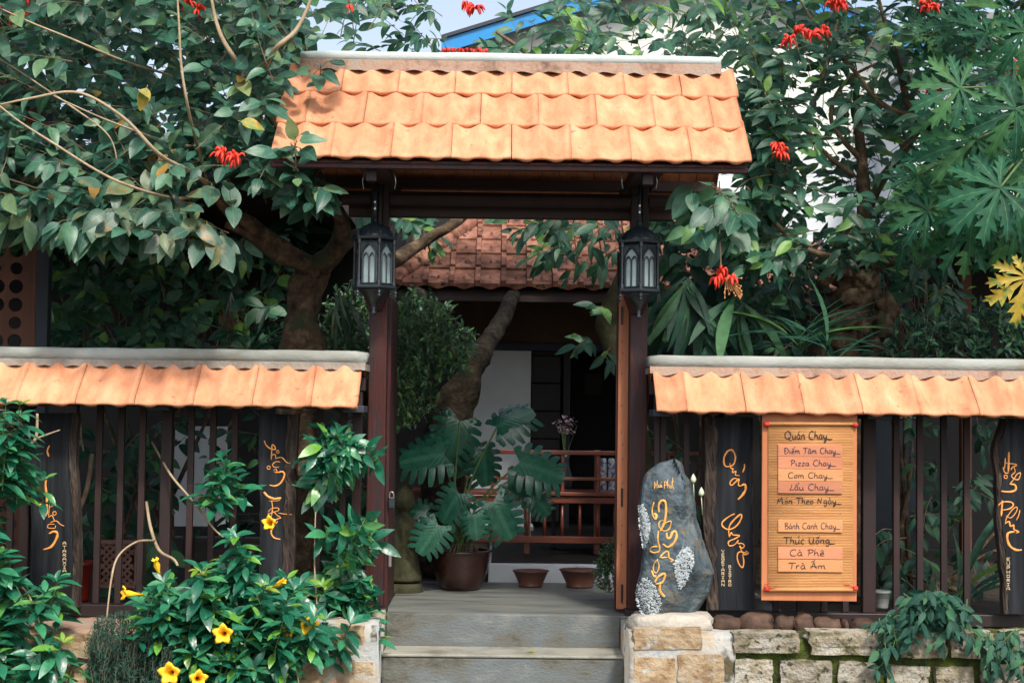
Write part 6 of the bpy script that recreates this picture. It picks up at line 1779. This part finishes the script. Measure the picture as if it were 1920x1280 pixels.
understorey('dark leafy shrub behind the right fence bars', [(1640, 780), (1900, 780), (1900, 1120), (1640, 1120)], 42, .7, 2.2, .11, (P(1760, 1100, 1.4).x, 1.4, 0), tp=T_NR)
understorey('dark shrub behind the rock and the lettered plank', [(1215, 800), (1420, 800), (1420, 1100), (1215, 1100)], 12, .9, 2.2, .11, (P(1320, 1100, 1.5).x, 1.5, 0), tp=T_NR)
understorey('dark leaves around the old trunk over the right fence', [(1380, 480), (1560, 470), (1560, 680), (1380, 680)], 50, .9, 2.4, .13, (P(1450, 900, 1.7).x, 1.7, 0), tp=T_NR)
understorey('drooping leaves right of the old trunk', [(1640, 440), (1780, 470), (1790, 560), (1700, 640), (1640, 680)], 42, .9, 2.0, .12, (P(1700, 900, 1.5).x, 1.5, 0), tp=T_LN, mat='leafR')
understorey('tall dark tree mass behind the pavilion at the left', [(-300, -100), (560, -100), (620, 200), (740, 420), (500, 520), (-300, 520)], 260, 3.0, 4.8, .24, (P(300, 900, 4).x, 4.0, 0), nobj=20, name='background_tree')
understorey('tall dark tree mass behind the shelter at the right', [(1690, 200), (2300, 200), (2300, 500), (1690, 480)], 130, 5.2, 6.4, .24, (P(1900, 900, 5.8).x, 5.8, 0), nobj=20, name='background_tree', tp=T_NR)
understorey('dark shrub in front of the house at the right of the gate', [(1215, 330), (1400, 440), (1400, 660), (1215, 660)], 55, 1.6, 3.0, .16, (P(1300, 900, 2.2).x, 2.2, 0), nobj=80)

# strappy plants: drooping staghorn and orchid leaves above the right cap
def strappy(label, cpx, cpy, Y, n, L, up, mat, name='strap_leaf_plant', wid=T_ST, spread=1.0, cat='plant'):
    c = P(cpx, cpy, Y); b = empty(name, tuple(c), label, cat)
    me = [tpl_mesh('strap_leaf', t, M[mat]) for t in wid]
    for i in range(n):
        a = vr.uniform(-1, 1) * spread
        d = Vector((math.sin(a), -.25 + vr.gauss(0, .25), up * vr.uniform(.5, 1.2)))
        o = bpy.data.objects.new('strap_leaf', me[i % 2]); COL.objects.link(o); attach(o, b)
        o.matrix_basis = Matrix.Translation(c + rv(vr, .02)) @ (frame(d, Vector((0, -.4, 1)) if up > 0 else Vector((0, -1, .3))).to_4x4() @ Matrix.Scale(L * vr.uniform(.6, 1.2), 4))
T_WD = [leaf_tpl(.13, 9, .3, .15, 0, prof_lance, side=.10), leaf_tpl(.10, 9, .3, .3, 0, prof_lance, side=-.12)]
strappy('staghorn fern with wide drooping fronds right of the gate', 1285, 530, .4, 22, .5, -1.1, 'leafB', wid=T_WD, spread=.8, name='staghorn_fern', cat='fern')
strappy('staghorn fern with drooping fronds left of the orchid leaves', 1380, 560, .5, 12, .5, -1, 'leafB', wid=T_WD, spread=.9, name='staghorn_fern', cat='fern')
strappy('orchid with long strap leaves fanning from the old trunk', 1500, 650, .45, 22, .42, .9, 'leafR', spread=1.3, name='orchid_plant')
strappy('orchid with narrow leaves low at the right fence cap', 1560, 665, .3, 14, .36, 1.0, 'leafG', spread=.9, name='orchid_plant')
strappy('strap leaved plant behind the left fence cap', 470, 660, 1.2, 14, .4, .8, 'leafB')
strappy('pale strap leaves hanging beside the big tree trunk', 640, 550, .45, 9, .26, -1, 'leafM', spread=.4)
strappy('long grey green strap leaves behind the right fence foot', 1800, 1120, .5, 9, .5, .8, 'leafR', spread=.9)
q = P(1655, 625, .75)
ne = empty('root_basket', tuple(q), 'round tangle of dry brown roots on the old trunk', 'root ball')
mb = MB()
for i in range(46):
    a0 = vr.uniform(0, 6.28); r_ = vr.uniform(.09, .14); tl_ = vr.uniform(-.5, .5)
    pts = [q + Vector((r_ * math.cos(a0 + t) * 1.05, vr.gauss(0, .004) + tl_ * .06 * math.sin(t), r_ * math.sin(a0 + t) * .8)) for t in np.linspace(0, vr.uniform(1.2, 3.5), 9)]
    mb.tube(pts, vr.uniform(.0015, .0045), 4)
mb.build('roots', M['trunk'], ne, kind='stuff')

# ---- glossy whorled shrubs with yellow flowers in front
def whorl_shrub(label, polys, base, n, Y0, Y1, size=.118, nobj=300, tipfrac=.22, upness=.7):
    b = empty('yellow_flower_shrub', base, label, 'shrub')
    xf = []; xt = []; st_ = MB(); r0 = Vector(base)
    tips = []
    for poly, cnt in polys:
        for _ in range(cnt):
            px, py = sample_poly(vr, poly); tips.append(P(px, py, vr.uniform(Y0, Y1)))
    for c in tips:
        dirv = ((c - r0) * Vector((1, .6, 1))).normalized()
        t = (dirv * .6 + Vector((0, -.35, upness)) + rv(vr, .32)).normalized()
        L = vr.uniform(.10, .24)
        a = c - t * L
        pts = smooth_path([a - Vector((0, 0, .03)), a, c], 2)
        st_.tube(pts, lerp_list([.003, .0022], len(pts)), 5, cap=False)
        k = max(2, int(L / .045)); ph = vr.uniform(0, 3)
        for i in range(k + 1):
            q = a + t * L * i / k
            tip = i == k
            e1 = t.orthogonal().normalized(); e2 = t.cross(e1)
            m_ = 4 if not tip else 5
            ph += .78
            isf = tip and vr.random() < tipfrac
            for j in range(m_):
                an = ph + 6.283 * j / m_ + vr.gauss(0, .15)
                rd = e1 * math.cos(an) + e2 * math.sin(an)
                d = (rd + t * (.25 if not tip else .8) + Vector((0, 0, -.15 if not tip else 0)) + rv(vr, .12)).normalized()
                s = size * vr.uniform(.75, 1.2) * (1 if not tip else (.5 if isf else .75))
                nn = (t * 1.0 + Vector((0, -.35, .5)))
                (xt if isf else xf).append((q, frame(d, nn), s, vr.randrange(3)))
    leaves('leaf', T_LN, xf, M['leafA'], b, nobj)
    if xt:
        mes = [tpl_mesh('young_leaf', t, M['leafT']) for t in T_LN]
        for pos, rm, s, ti in xt[:60]:
            o = bpy.data.objects.new('young_leaf', mes[ti]); COL.objects.link(o); attach(o, b)
            o.matrix_basis = Matrix.Translation(pos) @ (rm.to_4x4() @ Matrix.Scale(s, 4))
        bulk('young_foliage', T_LN, xt[60:], M['leafT'], b)
    st_.build('stems', M['stem'], b, kind='stuff')
    return b
def trumpet(parent, px, py, Y, d, r=.038, tall=1.0):
    """five petalled yellow trumpet"""
    c = P(px, py, Y); F = frame(d, (0, 0.2, 1))   # +Y of the frame is the opening direction
    mb = MB(); n = 20; prof = [(-.085, .004), (-.05, .007), (-.025, .014), (0, .6 * r), (.012, 1.0 * r), (.008, 1.25 * r)]
    vs = []
    for y, rr in prof:
        for k in range(n):
            a = 2 * math.pi * k / n
            lobe = 1 + (.16 * math.cos(5 * a) if rr > .5 * r else 0) * (rr / r)
            tw_ = .25 * rr / r
            v = Vector((rr * lobe * math.cos(a + tw_), y + (.006 * math.cos(5 * a) if rr > .9 * r else 0), rr * lobe * math.sin(a + tw_)))
            vs.append(c + F @ v)
    fs = []
    for i in range(len(prof) - 1):
        for k in range(n): fs.append((i * n + k, i * n + (k + 1) % n, (i + 1) * n + (k + 1) % n, (i + 1) * n + k))
    mb.add(vs, fs)
    o = mb.build('yellow_flower', M['yellow'], parent, smooth=True)
    s_ = o.modifiers.new('s', 'SOLIDIFY'); s_.thickness = .0012
    m2 = MB(); m2.tube([c + F @ Vector((0, -.08, 0)), c + F @ Vector((0, -.13, 0)) + Vector((0, .02, -.03))], .003, 5)
    for k in range(5):
        a = k * 1.257; m2.tube([c + F @ Vector((0, -.088, 0)), c + F @ Vector((.014 * math.cos(a), -.06, .014 * math.sin(a)))], [.003, .0008], 4)
    m2.build('calyx', M['stem'], o)
s1 = whorl_shrub('glossy leaved shrub with a young green crown at the left edge', [([(-160, 700), (20, 715), (50, 760), (100, 850), (110, 890), (50, 950), (-160, 960)], 32), ([(-160, 960), (20, 990), (60, 1060), (160, 1110), (180, 1290), (-160, 1290)], 66)],
                 (P(-20, 1290, -.9).x, -.95, GZ), 0, -1.15, -.72)
s2 = whorl_shrub('glossy leaved shrub with yellow trumpet flowers before the left fence', [([(250, 1140), (310, 1090), (380, 1060), (450, 1030), (520, 1070), (600, 1115), (560, 1160), (380, 1180), (300, 1150)], 78), ([(420, 1010), (450, 1000), (460, 1015), (430, 1020)], 2), ([(340, 1190), (540, 1180), (540, 1220), (500, 1300), (340, 1300)], 60), ([(480, 1150), (620, 1150), (690, 1165), (600, 1180), (500, 1200)], 10)],
                 (P(420, 1290, -.85).x, -.9, GZ), 0, -1.05, -.62)
s3 = whorl_shrub('glossy vine hanging on the left fence beside the gate post', [([(600, 810), (650, 800), (670, 900), (650, 960), (620, 950), (600, 880)], 15), ([(640, 970), (680, 980), (675, 1080), (640, 1060)], 7), ([(600, 1080), (680, 1080), (690, 1140), (620, 1150)], 12)],
                 (P(640, 1160, -.45).x, -.5, 0), 0, -.52, -.36, upness=-.3, tipfrac=.12)
s4 = whorl_shrub('glossy spray of leaves climbing across the left fence bars', [([(360, 870), (440, 845), (455, 880), (400, 920)], 5)], (P(420, 1000, -.5).x, -.5, 0), 0, -.62, -.42, upness=.1, tipfrac=.05, nobj=200)
for par, lst in ((s2, [(628, 0, 0), ]),): pass
for par, px, py, Y, d, r_ in ((s2, 418, 1188, -1.1, (.0, -1, .05), .036), (s2, 540, 1180, -1.0, (-.5, -.9, -.2), .028), (s2, 578, 1172, -1.0, (.5, -.6, -.2), .040), (s2, 235, 1112, -1.0, (-.9, -.5, .1), .026), (s2, 318, 1262, -1.15, (-.1, -1, .0), .040), (s2, 372, 1272, -1.15, (.3, -1, .1), .032),
                              (s3, 505, 980, -.85, (-.2, -1, .1), .027), (s2, 292, 1052, -.9, (-.2, -.3, .9), .014), (s2, 530, 1090, -.95, (.6, -.6, .4), .012)):
    trumpet(par, px, py, Y, d, r_)
# woody vine stems threading the fence
vs_ = empty('woody_vine', (P(330, 1140, -.45).x, -.45, 0), 'bare pale woody vine stems threading the left fence bars', 'vine')
for pts, rd in (([(285, 828, -.1), (320, 890, -.3), (362, 940, -.5), (400, 990, -.6), (418, 1006, -.65)], [.006, .007, .006, .005, .004]), ([(275, 940, -.15), (282, 985, -.2), (298, 1030, -.35), (325, 1048, -.5), (333, 1060, -.55)], [.008, .009, .009, .007, .006]),
                ([(290, 1012, -.3), (255, 1016, -.5), (222, 1042, -.65), (208, 1085, -.75), (200, 1160, -.8)], [.006, .006, .005, .005, .004]), ([(172, 850, .1), (162, 920, .1), (142, 980, .1), (138, 1080, .1)], [.012, .014, .013, .012]),
                ([(46, 836, -.8), (66, 822, -.8), (70, 775, -.8)], [.006, .008, .006]), ([(66, 822, -.8), (112, 806, -.8)], [.006, .003]), ([(148, 780, -.1), (152, 820, -.1), (156, 845, -.1)], [.008, .006, .003]),
                ([(20, 1090, -.9), (50, 1110, -.9), (75, 1170, -.9), (78, 1200, -.9)], [.005, .005, .004, .003]), ([(505, 1195, -.9), (530, 1220, -.95), (552, 1248, -.95), (560, 1280, -.95)], [.004, .004, .003, .003]),
                ([(560, 1150, -.7), (590, 1140, -.7), (600, 1160, -.7), (640, 1158, -.7)], [.004, .004, .003, .003]), ([(592, 960, -.42), (590, 1060, -.44), (594, 1140, -.5)], [.003, .004, .004])):
    mb = MB(); limb(mb, pth(pts), rd, 7, 6, .004, .15); mb.build('stem', M['vine'], vs_, smooth=True)

# ---- feathery needle bushes
def feathery(label, poly, n, base, Y0, Y1):
    b = empty('feathery_bush', base, label, 'bush'); mb = MB(); r0 = Vector(base)
    T_ND = [leaf_tpl(.16, 3, .1, .1, 0, prof_lance)]
    xf = []
    for _ in range(n):
        px, py = sample_poly(vr, poly); c = P(px, py, vr.uniform(Y0, Y1))
        t = ((c - r0).normalized() * .5 + Vector((0, 0, .8)) + rv(vr, .22)).normalized()
        L = vr.uniform(.05, .11)
        mb.tube([c - t * L, c], .0007, 3, cap=False)
        for i in range(18):
            q = c - t * L * (i / 16); d = (t * .7 + rv(vr, .55)).normalized()
            xf.append((q, frame(d, rv(vr)), vr.uniform(.016, .032), 0))
    bulk('needles', T_ND, xf, M['needle'], b); mb.build('twigs', M['twig'], b, kind='stuff')
feathery('feathery blue green bush between the two flowering shrubs', [(165, 1165), (240, 1140), (260, 1170), (300, 1150), (340, 1180), (330, 1300), (165, 1300)], 900, (P(245, 1290, -.95).x, -.95, GZ), -1.05, -.78)
feathery('feathery blue green bush under the yellow flowers', [(262, 1120), (330, 1110), (350, 1290), (262, 1290)], 260, (P(310, 1290, -.8).x, -.82, GZ), -.86, -.74)

# ---- ground vine at the right fence foot
gv = empty('ground_vine', (P(1730, 1190, -.5).x, -.5, 0), 'trailing vine with pointed green leaves spilling over the right wall', 'vine')
xf = []; tw = MB()
twig_crown(vr, [(1700, 1120), (1760, 1105), (1820, 1140), (1850, 1190), (1800, 1210), (1660, 1200), (1650, 1175), (1690, 1150)], 64, -.78, -.42, .085, 3, P(1740, 1100, -.2), xf, tw, tl=.15, down=.5, nl=(4, 7))
twig_crown(vr, [(1630, 1150), (1700, 1150), (1700, 1190), (1640, 1190)], 10, -.78, -.6, .08, 3, P(1740, 1100, -.2), xf, tw, tl=.12, down=.6, nl=(3, 5))
twig_crown(vr, [(1830, 1180), (1990, 1170), (1990, 1290), (1850, 1290)], 26, -.85, -.72, .08, 3, P(1900, 1100, -.4), xf, tw, tl=.14, down=.6, nl=(3, 5))
twig_crown(vr, [(1635, 1190), (1680, 1190), (1670, 1260), (1640, 1240)], 5, -.80, -.74, .075, 3, P(1660, 1150, -.4), xf, tw, tl=.12, down=1, nl=(3, 4))
leaves('leaf', T_NR, xf, M['leafG'], gv, 300); tw.build('twigs', M['stem'], gv, kind='stuff')
# moss tufts along the joints of the granite wall
ms = MB()
for _ in range(5200):
    if vr.random() < .75: px, py = vr.uniform(1380, 1960), 1229 + 5 * math.sin(vr.random() * 6) + vr.gauss(0, 5)
    else:
        px = vr.choice([1508, 1678, 1777, 1872, 1455, 1650, 1747]) + vr.gauss(0, 5); py = vr.uniform(1185, 1290)
    if noise.noise(Vector((px * .02, py * .04, 5))) < -.12: continue
    p = P(px, py, YSW - .004); L = vr.uniform(.005, .017); d = Vector((vr.gauss(0, .5), -1, vr.uniform(.2, 1))).normalized() * L
    w = Vector((.0022, 0, 0)); ms.add([p - w, p + w, p + d], [(0, 1, 2)])
tag(ms.build('moss', M['moss2'] if 'moss2' in M else nmat('bright moss', [(0.06, 0.10, 0.012), (0.14, 0.22, 0.02)], scale=9, rough=1.0), None), 'bright green moss tufts in the joints of the granite wall', 'moss', kind='stuff')

# one dry leaf on the step
fl_ = link('fallen_leaf', tpl_mesh('fallen_leaf', leaf_tpl(.5, 8, .4, .3, .1), M['leafY']))
q = P(990, 1209, -.30)
fl_.matrix_basis = Matrix.Translation((q.x, -.30, -.185 + .022)) @ (frame((1, -.2, .05), (0, -.3, 1)).to_4x4() @ Matrix.Scale(.05, 4))
tag(fl_, 'small dry curled leaf lying on the upper step', 'leaf')
